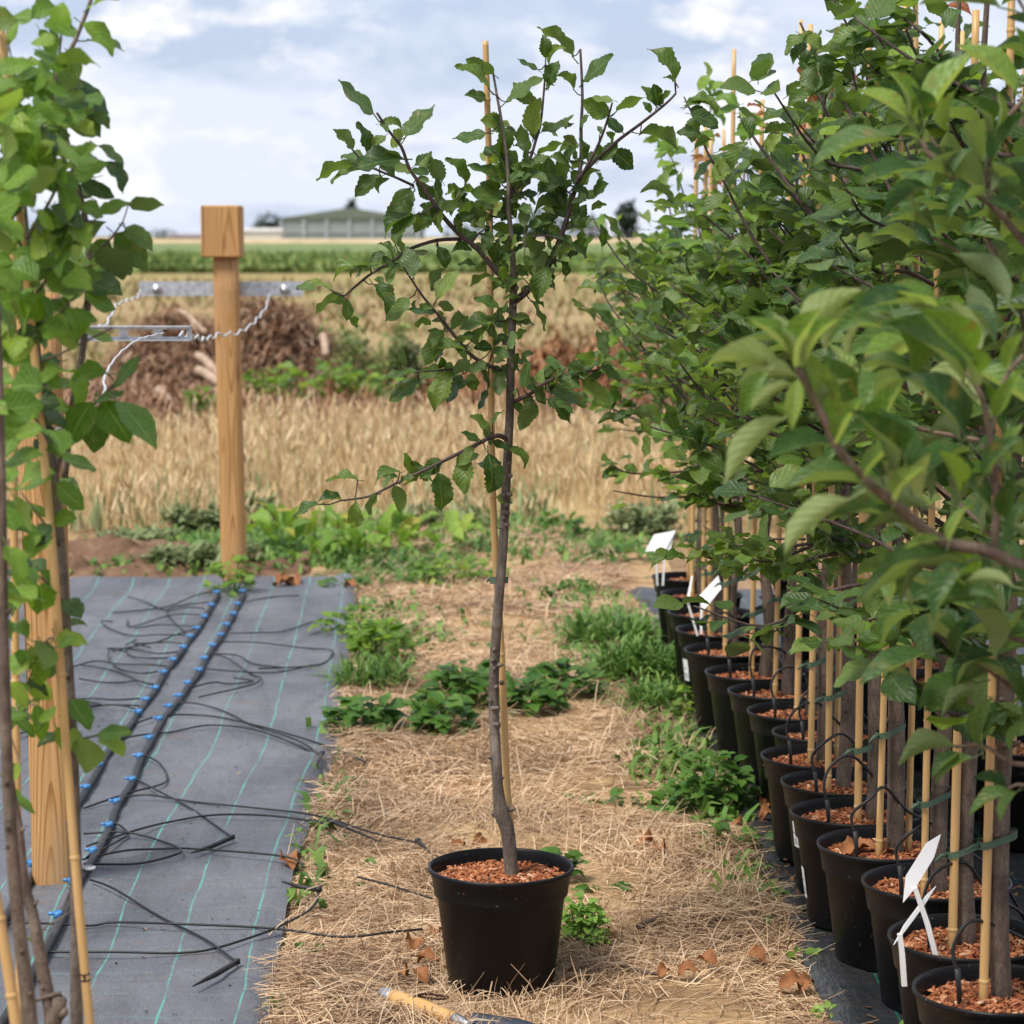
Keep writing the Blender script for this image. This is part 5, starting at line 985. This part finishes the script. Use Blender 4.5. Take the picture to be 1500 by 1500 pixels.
tb = gen_tree('second apple tree, dense dark crown along the right edge', .9, 3.3, .225, 2.05, 'apple', 240, .094, (.84, 1.92), .36, 18, 'apple trees at the right', barkm='applebark', twig='applebark', trunk_r=.015, nstuff=60, bias=math.pi - .2)
px_branch(tb, [(1620, 470), (1540, 400), (1452, 300), (1400, 262), (1366, 232), (1350, 205), (1345, 182)], 6, 3.5, YB); px_branch(tb, [(1452, 300), (1447, 250), (1460, 200), (1500, 145), (1530, 130)], 5, 3, YB)
LB = """y 1328 174 1262 136 45;y 1330 170 1300 108 60;y 1356 178 1424 84 50;y 1488 134 1408 72 52;a 1312 204 1200 240 40;y 1348 206 1318 198 60;y 1390 196 1400 136 65;a 1348 250 1266 272 50;y 1440 276 1350 250 52;a 1366 276 1302 312 52;a 1444 196 1408 146 62;y 1460 188 1460 136 35;a 1454 246 1500 172 55;a 1442 288 1392 324 65;a 1448 294 1500 324 75;y 1450 280 1446 246 60;y 1505 110 1488 45 62;a 1350 176 1336 130 65;a 1400 262 1360 220 60;a 1470 240 1500 290 70;a 1390 260 1420 220 70;y 1346 180 1352 140 50;a 1310 170 1340 215 60"""
for s in LB.split(';'):
    q = s.split(); x0, y0, x1, y1, f = map(int, q[1:])
    photo_leaf(tb, 'young' if q[0] == 'y' and y0 < 230 else 'apple', x0, y0, x0 + (x1 - x0) * 1.08, y0 + (y1 - y0) * 1.08, min(.96, f / 100), YB - .05 + random.uniform(-.03, .03), random.uniform(-.05, .02), flip=(q[0] == 'y' and random.random() < .45))
tc_ = gen_tree('third apple tree, low hanging dark leaves over the nearest pots', .87, 3.68, .225, 2.05, 'apple', 230, .09, (.82, 1.88), .38, 17, 'apple trees at the right', barkm='applebark', twig='applebark', trunk_r=.015, nstuff=60, bias=math.pi - .1)
for t_, D, lab in ((ta, 2.9, 'nearest'), (tb, 3.3, 'second'), (tc_, 3.68, 'third')):
    pot('black pot under the %s apple tree, beyond the right edge' % lab, t_.location.x - .01, D, .03, group='black pots under the apple trees')
    cane('bamboo cane beside the %s apple tree' % lab, [(t_.location.x - .05, D - .05, .225), (t_.location.x - .06, D - .04, 1.1), (t_.location.x - .07, D - .02, 2.05)], .008, 'bamboo canes of the apple trees')
# hanging foliage low at the right, traced
LC = """1356 957 1260 1003 52;1375 928 1335 917 80;1356 893 1292 952 55;1400 1095 1317 1122 45;1408 1105 1365 1140 60;1425 1110 1370 1150 50;1435 1090 1412 1030 70;1436 1092 1480 1040 85;1440 1095 1455 1020 70;1475 1155 1425 1140 70;1486 1160 1420 1195 60;1490 1160 1466 1205 60;1480 1100 1500 1060 60;1430 1010 1380 1050 55;1430 1000 1345 1040 60;1460 960 1400 1010 60;1470 980 1500 1040 70;1400 960 1420 900 75;1330 990 1290 985 60;1490 900 1440 940 60"""
for s in LC.split(';'):
    x0, y0, x1, y1, f = map(int, s.split())
    photo_leaf(tc_, 'apple', x0, y0, x1, y1, f / 100, 3.3 + random.uniform(-.04, .04), random.uniform(-.04, .02), flip=random.random() < .2)
px_branch(tc_, [(1620, 1120), (1500, 1120), (1470, 1110), (1440, 1092), (1400, 1093)], 4.5, 2, 3.32); px_branch(tc_, [(1560, 1180), (1500, 1150), (1476, 1156)], 4, 2, 3.3); px_branch(tc_, [(1600, 960), (1500, 940), (1440, 920), (1360, 930)], 5, 2, 3.32)
# long dark branches showing in the wall of leaves
def shoot(k, pts, r0, r1, Y, leaves=0, key='plum'):
    t = TREES[k]; px_branch(t, pts, r0 * .62, r1 * .55, Y, 'twigbark', .12)
    for i in range(leaves):
        f = random.random(); j = min(len(pts) - 2, int(f * (len(pts) - 1))); x = pts[j][0] + (pts[j + 1][0] - pts[j][0]) * random.random(); y = pts[j][1] + (pts[j + 1][1] - pts[j][1]) * random.random(); a = random.uniform(0, 6.283); L = random.uniform(34, 56) * 5 / Y
        photo_leaf(t, key, x, y, x + L * math.cos(a), y + L * math.sin(a), random.uniform(.35, .95), Y + random.uniform(-.02, .05), random.uniform(-.03, .03), flip=random.random() < .2)
TREES = {o['label']: o for o in C.objects if o.type == 'EMPTY' and o.name.startswith('fruit_tree')}
TREES = {k: TREES['leafy young tree growing in the %s pot of the right row' % ORD[k]] for k in range(16)}
shoot(3, [(1275, 432), (1235, 375), (1200, 325), (1168, 290), (1140, 250), (1110, 210), (1092, 183)], 6, 3.5, 4.85, 12)
shoot(2, [(1330, 330), (1290, 250), (1250, 175), (1215, 110), (1190, 70), (1172, 33)], 5, 3, 4.7, 14)
shoot(2, [(1340, 200), (1305, 110), (1290, 60), (1278, 10)], 4.5, 3, 4.75, 10)
shoot(4, [(1225, 200), (1200, 140), (1180, 100), (1165, 78)], 4.5, 3, 5.1, 6)
shoot(5, [(1130, 390), (1090, 325), (1060, 265), (1035, 220), (1015, 170), (1002, 142)], 4.2, 2, 5.5, 16)
shoot(7, [(1190, 560), (1120, 530), (1060, 500), (1000, 460), (960, 425), (915, 390), (880, 340), (868, 318)], 4, 1.8, 6.0, 20)
shoot(6, [(1120, 690), (1060, 660), (1000, 640), (945, 622), (905, 602), (885, 592)], 3.6, 1.5, 5.6, 20)
shoot(8, [(1010, 600), (990, 570), (950, 520), (920, 480), (895, 450), (876, 410)], 3.6, 1.6, 6.4, 16)
shoot(4, [(1180, 790), (1130, 790), (1090, 800), (1060, 790), (1030, 770)], 3, 1.3, 5.2, 6)
shoot(12, [(1045, 290), (1042, 200), (1040, 140), (1037, 95)], 2.2, 1.2, 8.2, 14, 'bright')
shoot(10, [(1100, 300), (1092, 230), (1085, 180), (1082, 150)], 2.2, 1.2, 7.1, 10, 'bright')
shoot(13, [(985, 330), (975, 270), (968, 225), (964, 200)], 2.2, 1.2, 8.5, 9, 'bright')
shoot(11, [(1010, 330), (1000, 280), (985, 235), (980, 215)], 2.2, 1.2, 7.6, 9, 'bright')
# ------------------------------------------------------------- white tags
def ttag(label, foot, neck, top, low, w, D):
    f, n, a, c = (P(x, y, D + dy) for x, y, dy in (foot + (0,), neck + (-.004,), top + (.055,), low + (-.012,)))
    t = thing('plant_tag', label, 'plant tag', f, 'white plant tags in the right row pots'); b = MB(); q = [v - f for v in (f, n, a, c)]
    b.tube([q[0] + Vector((0, 0, -.02)), q[0] * .5 + q[1] * .5, q[1]], [.0065, .0065, .006], 4); b.build('stem', M['white'], t, False)
    ax = (q[2] - q[3]); side = ax.cross(Vector((0.2, 1, .3))).normalized() * w; nn = ax.cross(side).normalized() * .0012; b = MB()
    mid = (q[2] + q[3]) / 2; r = [q[3], q[3].lerp(q[2], .3) + side, q[3].lerp(q[2], .8) + side * .8, q[2], q[2].lerp(q[3], .3) - side * .5, q[2].lerp(q[3], .75) - side * .35]
    b.add([v + nn for v in r] + [v - nn for v in r], [tuple(range(6)), tuple(range(11, 5, -1))] + [(j, 6 + j, 6 + (j + 1) % 6, (j + 1) % 6) for j in range(6)]); b.build('blade', M['white'], t, False)
ttag('larger white T tag leaning right in the second pot of the right row', (1376, 1404), (1340, 1300), (1378, 1222), (1323, 1322), .019, 4.36)
ttag('smaller white T tag tilted edge on at the rim of the second pot', (1325, 1428), (1318, 1368), (1371, 1298), (1309, 1384), .006, 4.33)
def ftag(label, foot, quad, D):
    f = P(*foot, D); t = thing('plant_tag', label, 'plant tag', f, 'white plant tags in the right row pots'); yb_ = max(y for x, y in quad); v = [P(x, y, D + .0022 * (yb_ - y)) - f for x, y in quad]; b = MB()
    b.tube([Vector((0, 0, -.02)), (v[0] + v[3]) / 2], .005, 4); b.build('stem', M['white'], t, False); b = MB(); nn = Vector((0, -.0012, .0005))
    b.add([x + nn for x in v] + [x - nn for x in v], [(0, 1, 2, 3), (7, 6, 5, 4)] + [(j, 4 + j, 4 + (j + 1) % 4, (j + 1) % 4) for j in range(4)]); b.build('blade', M['white'], t, False)
ftag('tilted square white tag in the thirteenth pot of the right row', (1027, 920), [(1024, 873), (1052, 843), (1057, 862), (1031, 894)], 7.85)
ftag('narrow white tag seen edge on beside the tilted square tag', (1022, 922), [(1005, 880), (1013, 843), (1015, 844), (1009, 882)], 7.84)
ftag('folded white tag at the rearmost pot of the right row', (963, 850), [(945, 808), (958, 783), (990, 777), (975, 806)], 9.12)
ftag('second leg of the folded white tag at the rearmost pot', (971, 850), [(965, 822), (976, 796), (989, 779), (981, 808)], 9.1)

# ------------------------------------------------------------- the leafy trees at the left edge
YL = 3.5
tl = thing('fruit_tree', 'bright leafed young tree with a dark bent trunk before the near post', 'tree', (P(112, 1500, YL).x, YL, 0), 'young trees at the left edge')
def ltrunk(t, pts, r, Y, m='bark2'):
    p3 = [P(x, y, Y) for x, y in pts]; b = MB(); pp = [p - t.location for p in smooth_path(p3, 4)]
    b.tube(pp, [q * pxm(p3[0]) for q in lerps(r, len(pp))], 10)
    for i in range(8):
        q = random.choice(pp[2:-2]); a = random.uniform(3.3, 6.1); b.tube([q + Vector((math.cos(a), math.sin(a), .3)) * .006, q + Vector((math.cos(a), math.sin(a), .8)) * .012], [.004, .002], 5)
    b.build('trunk', M[m], t); return p3
g0 = P(112, 1500, YL); dz = (g0.z) / 8
TL1 = [(112, 1690), (111, 1600), (112, 1500), (112, 1330), (106, 1100), (98, 960), (88, 800), (78, 690), (66, 600), (57, 540), (46, 440), (39, 350), (32, 260), (26, 170), (24, 120)]
ltrunk(tl, TL1, [11, 10, 9, 8.5, 8, 7, 6.5, 5.5, 4.5, 3.5, 2], YL, 'bark')
SL = [(x, y, YL) for x, y in TL1]
def lbranch(t, pts, r0, r1, Y, dy=0.):
    px_branch(t, pts, r0, r1, Y, 'bark', dy)
    for i in range(len(pts) - 1):
        for f in (0, .33, .66, 1): SL.append((pts[i][0] + (pts[i + 1][0] - pts[i][0]) * f, pts[i][1] + (pts[i + 1][1] - pts[i][1]) * f, Y + dy * i / len(pts)))
lbranch(tl, [(80, 705), (92, 655), (115, 610), (140, 590), (170, 560), (207, 525)], 4.5, 1.5, 3.52)
lbranch(tl, [(60, 560), (55, 535), (95, 515), (135, 495), (165, 480)], 2.5, 1.2, 3.45)
lbranch(tl, [(128, 445), (129, 400), (127, 330), (100, 215), (85, 120), (110, 60), (133, 0), (138, -40)], 5, 2.5, 3.62)
lbranch(tl, [(128, 445), (120, 520), (105, 600), (95, 700)], 5.5, 5, 3.62)
lbranch(tl, [(45, 440), (75, 400), (100, 350), (118, 300)], 3, 1.5, 3.45); lbranch(tl, [(38, 350), (70, 300), (92, 250), (92, 205)], 3, 1.5, 3.4); lbranch(tl, [(32, 260), (55, 200), (75, 150), (88, 70), (90, 30)], 3, 1.5, 3.45)
lbranch(tl, [(130, 380), (160, 352), (180, 325)], 2.2, 1.3, 3.6); lbranch(tl, [(98, 960), (80, 935), (60, 950), (30, 1030), (10, 1060)], 2, 1.2, 3.45); lbranch(tl, [(106, 1080), (118, 1082), (140, 1078)], 2, 1.4, 3.48)
lbranch(tl, [(88, 800), (60, 760), (30, 720)], 2.2, 1.2, 3.45); lbranch(tl, [(92, 880), (65, 850), (35, 830)], 2.2, 1.2, 3.45); lbranch(tl, [(72, 650), (45, 600), (20, 560)], 2.2, 1.2, 3.42); lbranch(tl, [(52, 500), (85, 460), (115, 430)], 2.4, 1.2, 3.42)
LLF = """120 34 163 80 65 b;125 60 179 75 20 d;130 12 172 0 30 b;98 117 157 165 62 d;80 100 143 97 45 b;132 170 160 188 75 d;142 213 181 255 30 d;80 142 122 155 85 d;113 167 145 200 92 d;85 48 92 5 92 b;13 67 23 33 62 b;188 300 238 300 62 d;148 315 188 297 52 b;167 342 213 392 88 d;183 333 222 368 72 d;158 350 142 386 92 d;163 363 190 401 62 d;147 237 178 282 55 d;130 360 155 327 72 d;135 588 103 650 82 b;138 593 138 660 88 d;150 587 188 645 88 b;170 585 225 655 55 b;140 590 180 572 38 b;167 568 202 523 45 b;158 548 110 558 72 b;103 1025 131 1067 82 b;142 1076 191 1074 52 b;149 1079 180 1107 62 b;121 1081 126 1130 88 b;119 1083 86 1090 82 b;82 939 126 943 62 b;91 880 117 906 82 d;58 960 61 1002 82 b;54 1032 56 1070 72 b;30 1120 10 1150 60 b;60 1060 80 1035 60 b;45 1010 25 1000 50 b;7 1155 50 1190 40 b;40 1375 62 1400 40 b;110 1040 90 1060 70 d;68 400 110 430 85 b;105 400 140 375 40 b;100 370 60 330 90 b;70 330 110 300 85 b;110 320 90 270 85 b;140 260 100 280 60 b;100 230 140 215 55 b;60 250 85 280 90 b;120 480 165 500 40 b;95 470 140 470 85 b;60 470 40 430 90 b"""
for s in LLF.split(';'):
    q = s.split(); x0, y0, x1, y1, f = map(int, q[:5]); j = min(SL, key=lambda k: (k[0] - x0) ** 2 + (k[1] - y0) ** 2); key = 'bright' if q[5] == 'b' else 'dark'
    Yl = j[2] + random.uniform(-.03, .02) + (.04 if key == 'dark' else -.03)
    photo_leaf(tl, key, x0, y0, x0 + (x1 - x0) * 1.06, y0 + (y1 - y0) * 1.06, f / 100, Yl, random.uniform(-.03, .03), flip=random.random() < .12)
    if math.hypot(j[0] - x0, j[1] - y0) > 6:
        a, c = P(*j), P(x0, y0, Yl); b = MB(); b.tube([a - tl.location, (a + c) / 2 - tl.location, c - tl.location], .0011, 5, cap=False); b.build('petiole', M['bark'], tl)
def lfill(t, n, key, xr_, yr_, sz, dark=0., dY=.12):
    for i in range(n):
        x, y = random.uniform(*xr_), random.uniform(*yr_); j = min(SL, key=lambda k: (k[0] - x) ** 2 + (k[1] - y) ** 2); f = random.uniform(.25, .9)
        x, y = j[0] + (x - j[0]) * f, j[1] + (y - j[1]) * f; a = random.uniform(-.5, 3.6); L = random.uniform(*sz)
        k = 'dark' if random.random() < dark else key
        photo_leaf(t, k, x, y, x + L * math.cos(a), y + L * math.sin(a), random.uniform(.35, .95), j[2] + random.uniform(-dY, dY * .6) + (.06 if k == 'dark' else 0), random.uniform(-.05, .05), flip=random.random() < .1)
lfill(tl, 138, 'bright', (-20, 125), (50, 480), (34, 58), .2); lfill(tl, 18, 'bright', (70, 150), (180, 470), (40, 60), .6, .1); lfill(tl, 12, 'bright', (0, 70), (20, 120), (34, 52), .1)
lfill(tl, 40, 'bright', (-20, 105), (470, 760), (36, 58), .15); lfill(tl, 42, 'bright', (-15, 85), (740, 1070), (32, 52), .12)
t3 = thing('fruit_tree', 'brown trunked tree at the extreme left, with few leaves low down', 'tree', (P(20, 1500, 3.2).x, 3.2, 0), 'young trees at the left edge')
ltrunk(t3, [(60, 1900), (48, 1560), (38, 1440), (30, 1380), (20, 1270), (12, 1150), (6, 950), (3, 760), (0, 600), (-6, 420), (-12, 250), (-20, 60)], [12, 11, 10, 9, 7, 6, 5, 4], 3.2)
SL = [(3 - i, 950 - 70 * i, 3.25) for i in range(14)]
lfill(t3, 40, 'bright', (-70, 45), (100, 950), (40, 66), .3, .08)
t4 = thing('fruit_tree', 'thin knobbly tree with a cut graft stub between the left trunks', 'tree', (P(75, 1500, 3.4).x, 3.4, 0), 'young trees at the left edge')
ltrunk(t4, [(75, 1760), (78, 1600), (75, 1490), (66, 1440), (58, 1395), (48, 1340), (34, 1290), (27, 1220), (16, 1160), (8, 1080), (-6, 980), (-30, 860)], [11, 11, 10, 8.5, 8, 7.5, 6.5, 5], 3.4)
b = MB(); q = P(75, 1486, 3.4) - t4.location; b.tube([q + Vector((0, 0, -.03)), q + Vector((.005, -.006, -.004)), q + Vector((.012, -.008, .012)), q + Vector((.013, -.005, .024)), q + Vector((.016, -.003, .029))], [.009, .0125, .0095, .0115, .006], 7); b.tube([q + Vector((.014, -.008, .0)), q + Vector((.022, -.016, .008)), q + Vector((.024, -.016, .014))], [.007, .006, .003], 6); b.build('graft_stub', M['bark2'], t4)
b = MB(); b.tube([q + Vector((-.03, -.004, .018)), q + Vector((.0, -.01, .03)), q + Vector((.016, -.01, .034))], .0032, 6); b.build('twig', M['bark2'], t4)
for x, y in ((66, 600),):
    pass
def lcane(label, pts, r, Y, tie=None, tape=None):
    p3 = [P(x, y, Y) for x, y in pts]; return cane(label, p3, r * pxm(p3[0]), 'bamboo canes at the left edge', 6, tie, tape)
lcane('long bamboo cane with a black mark beside the near wooden post', [(147, 1690), (131, 1500), (115, 1320), (101, 1150), (88, 967), (79, 833), (62, 640), (38, 400), (20, 230), (4, 50)], 6.8, 3.44, tape=.155)
lcane('thick bamboo cane in the bottom left corner', [(40, 1620), (22, 1490), (2, 1360), (-20, 1240), (-60, 1000), (-110, 700)], 8.5, 3.1)
lcane('bamboo cane rising at the top left corner behind the leaves', [(30, 1500), (24, 1100), (20, 700), (18, 400), (8, 150), (0, 10)], 6., 3.72)
b = MB(); a, c = P(14, 634, 3.46), P(72, 631, 3.46); b.tube([a, (a + c) / 2 + Vector((0, -.004, .002)), c, c + Vector((.004, .006, 0))], .0052, 8)
for k in range(5): b.tube([a + (c - a) * (k / 5), a + (c - a) * (k / 5 + .1)], .0066, 8)
tag(b.build('rubber_tie', M['tape']), 'black rubber tie holding the left trunk to its neighbour', 'tie')
b = MB(); a = P(66, 651, 3.46); b.tube([a + Vector((-.014, 0, 0)), a + Vector((.012, -.006, .001))], .0075, 6); tag(b.build('green_tie', M['tie']), 'green tape tie round the dark left trunk below the rubber tie', 'tie')
# ------------------------------------------------------------- trowel, sticks, dead leaves
a, c = A(566, 1458, .044), A(668, 1494, .044); ax = (c - a).normalized(); tw = thing('trowel', 'garden trowel with a pale wooden handle lying before the central pot', 'trowel', a); Lh = (c - a).length; m0 = pxm(a)
def axtube(prof, m, name, n=16):
    b = MB(); b.tube([ax * (q * Lh) for q, r in prof], [r for q, r in prof], n); return b.build(name, m, tw)
axtube([(-.06, .0128), (-.05, .0142), (.075, .0158), (.08, .0155)], M['steel'], 'end_cap'); axtube([(.082, .0150), (.1, .0165), (.3, .0172), (.6, .0168), (.85, .0150), (.96, .0128), (.975, .0120)], M['ash'], 'handle', 18)
axtube([(.972, .0128), (1.0, .0132), (1.10, .0108), (1.14, .0085), (1.2, .0062)], M['steel'], 'ferrule')
q = ax * (Lh * .24) + Vector((0.0, -.0135, .0098)); b = MB(); nrm = Vector((.05, -.8, .58)).normalized(); b.tube([q - nrm * .002, q + nrm * .0012], .0045, 12); b.build('hole', M['cord'], tw)
b = MB(); k0 = ax * (Lh * .36); b.tube(smooth_path([k0 + Vector((-.004, -.017, .004)), k0 + Vector((.002, -.014, .012)), k0 + Vector((.012, -.004, .019)), k0 + Vector((.03, .02, .014)), k0 + Vector((.055, .03, .008)), k0 + Vector((.075, .03, .004)), k0 + Vector((.05, .022, .003)), k0 + Vector((.01, .0, .017))], 4), .0022, 6); b.tube([k0 + Vector((-.006, -.019, .001)), k0 + Vector((.002, -.017, .006))], .004, 6); b.build('cord', M['cord'], tw)
b = MB(); s = ax * (Lh * 1.12); e = A(686, 1500, .044) - a; b.tube([s, (s + e) / 2 + Vector((0, 0, -.004)), e + Vector((.012, 0, -.004))], [.0062, .0055, .0062], 8); b.build('tang', M['blade'], tw)
c0, c1 = A(692, 1489, .042) - a, A(792, 1506, .04) - a; b = MB(); n = 10; fx = (c1 - c0); fy = Vector((-fx.y, fx.x, 0)).normalized(); vs = []
for i in range(n + 1):
    f = i / n; wd = .029 * (1 - max(0, f - .55) ** 2 * 3.2) * (1 if f > .04 else .9)
    for u in (-1, -.5, 0, .5, 1): vs.append(c0 + fx * f + fy * (u * wd - .022) + Vector((0, 0, .011 * u * u - .004 + .003 * f)))
vs += [v + Vector((0, 0, -.0018)) for v in vs]; N5 = 5 * (n + 1)
fs = [(i * 5 + j, i * 5 + j + 1, (i + 1) * 5 + j + 1, (i + 1) * 5 + j) for i in range(n) for j in range(4)]; fs += [tuple(N5 + k for k in reversed(f)) for f in fs]
rim = [i * 5 for i in range(n + 1)] + [n * 5 + j for j in range(1, 5)] + [i * 5 + 4 for i in range(n - 1, -1, -1)] + [3, 2, 1]; fs += [(rim[i], rim[(i + 1) % len(rim)], N5 + rim[(i + 1) % len(rim)], N5 + rim[i]) for i in range(len(rim))]
b.add(vs, fs); b.build('blade', M['blade'], tw)
def stick(label, pts, r):
    p = [A(x, y, .025) for x, y in pts]; b = MB(); b.tube([q - p[0] for q in smooth_path(p, 4)], lerps(r, (len(p) - 1) * 4 + 1), 8); o = b.build('stick', M['stick']); o.location = p[0]; tag(o, label, 'stick', 'dark sticks on the straw')
stick('thick dark stick lying in the straw right of the central pot', [(934, 1358), (960, 1348), (990, 1335), (1016, 1320)], [.009, .0085, .007, .005])
stick('thin dark twig in the straw below the thick stick', [(905, 1412), (940, 1424), (968, 1427)], [.004, .004, .003])
stick('fine forked twig reaching up right of the thick stick', [(1018, 1368), (1042, 1352), (1064, 1336)], [.003, .003, .002])
stick('twig on the black membrane at the bottom right', [(1265, 1478), (1290, 1492), (1320, 1505)], [.003, .003, .002])
stick('thin brown twig lying on the grey membrane between the pipes', [(285, 1042), (310, 1032), (343, 1023)], [.002, .002, .0015])
def dead(label, px, py, L, up=.01, z=.02, g='curled brown dead leaves on the straw'):
    c = A(px, py, z); a = random.uniform(0, 6.28); me = random.choice(LV['deadl'])
    o = link('dead_leaf', me, None, leaf_matrix(c, Vector((math.cos(a), math.sin(a), .25)), L, Vector((random.gauss(0, .4), -.5, 1)))); tag(o, label, 'leaf', g)
for a in ((606, 1398, .06, 'brown dead leaf left of the central pot, higher of the heap'), (612, 1412, .055, 'orange brown dead leaf in the heap left of the pot'), (625, 1440, .05, 'dead leaf lowest in the heap left of the pot'), (636, 1380, .045, 'dead leaf touching the left side of the central pot'), (597, 1428, .04, 'dark dead leaf at the outer left of the heap'),
          (992, 1432, .05, 'rust red dead leaf on the straw in the right foreground'), (1052, 1420, .055, 'flat rust dead leaf right of the rust red one'), (960, 1240, .06, 'orange dead leaf cluster in the straw right of the stem'), (972, 1248, .05, 'orange dead leaf just below the orange cluster'), (964, 1434, .04, 'dark curled dead leaf left of the rust red one'), (1140, 1452, .06, 'curled dead leaf near the black membrane edge in front'), (1122, 1410, .05, 'dead leaf standing up right of the flat rust leaf'), (889, 1380, .04, 'dead leaf beside the bright crinkled plant'), (1170, 1455, .05, 'pale dry leaf on the straw by the black membrane'),
          (400, 862, .1, 'brown dry leaf on the far edge of the grey membrane, leftmost of four'), (418, 860, .11, 'brown dry leaf on the far membrane edge, second from the left of four'), (438, 861, .1, 'brown dry leaf on the far membrane edge, third from the left of four'), (504, 866, .08, 'brown dry leaf on the far membrane edge near its right corner'), (428, 1278, .07, 'large orange dead leaf on the grey membrane edge'), (436, 1268, .05, 'smaller orange dead leaf above the large one'), (660, 1250, .05, 'reddish dead leaf behind the central pot'), (690, 1240, .05, 'thin red brown dead leaf behind the pot rim'), (1056, 1165, .05, 'brown leaf among the weeds by the pots'), (1120, 1188, .07, 'dry brown leaf against the sixth pot of the row'), (1110, 1205, .06, 'curled tan leaf on the black membrane by the pots'), (1092, 1215, .05, 'brown leaf left of the curled tan one')):
    dead(a[3], a[0], a[1], a[2])
x, D = POTS[3]
for i, lab in enumerate(('dry leaf on the bark chips at the left of the fourth pot', 'larger dry leaf on the chips behind the first in the fourth pot', 'small dry leaf near the rim of the fourth pot')):
    c = Vector((x - .1 + .035 * i, D - .01 + .03 * (i % 2), .25)); tag(link('dead_leaf', LV['deadl'][i], None, leaf_matrix(c, Vector((.7, .4 * (-1) ** i, .3)), .055, Vector((.2, -.4, 1)))), lab, 'leaf', 'dry leaves on the fourth pot')
x, D = POTS[1]
for i, lab in enumerate(('dry curled leaf behind the white tags in the second pot', 'dark dry leaf standing beside the drip stake of the second pot')):
    c = Vector((x + .0 + .03 * i, D + .05 - .02 * i, .25)); tag(link('dead_leaf', LV['deadl'][i], None, leaf_matrix(c, Vector((.8, -.2, .3)), .06, Vector((.2, -.5, 1)))), lab, 'leaf', 'dry leaves on the second pot')
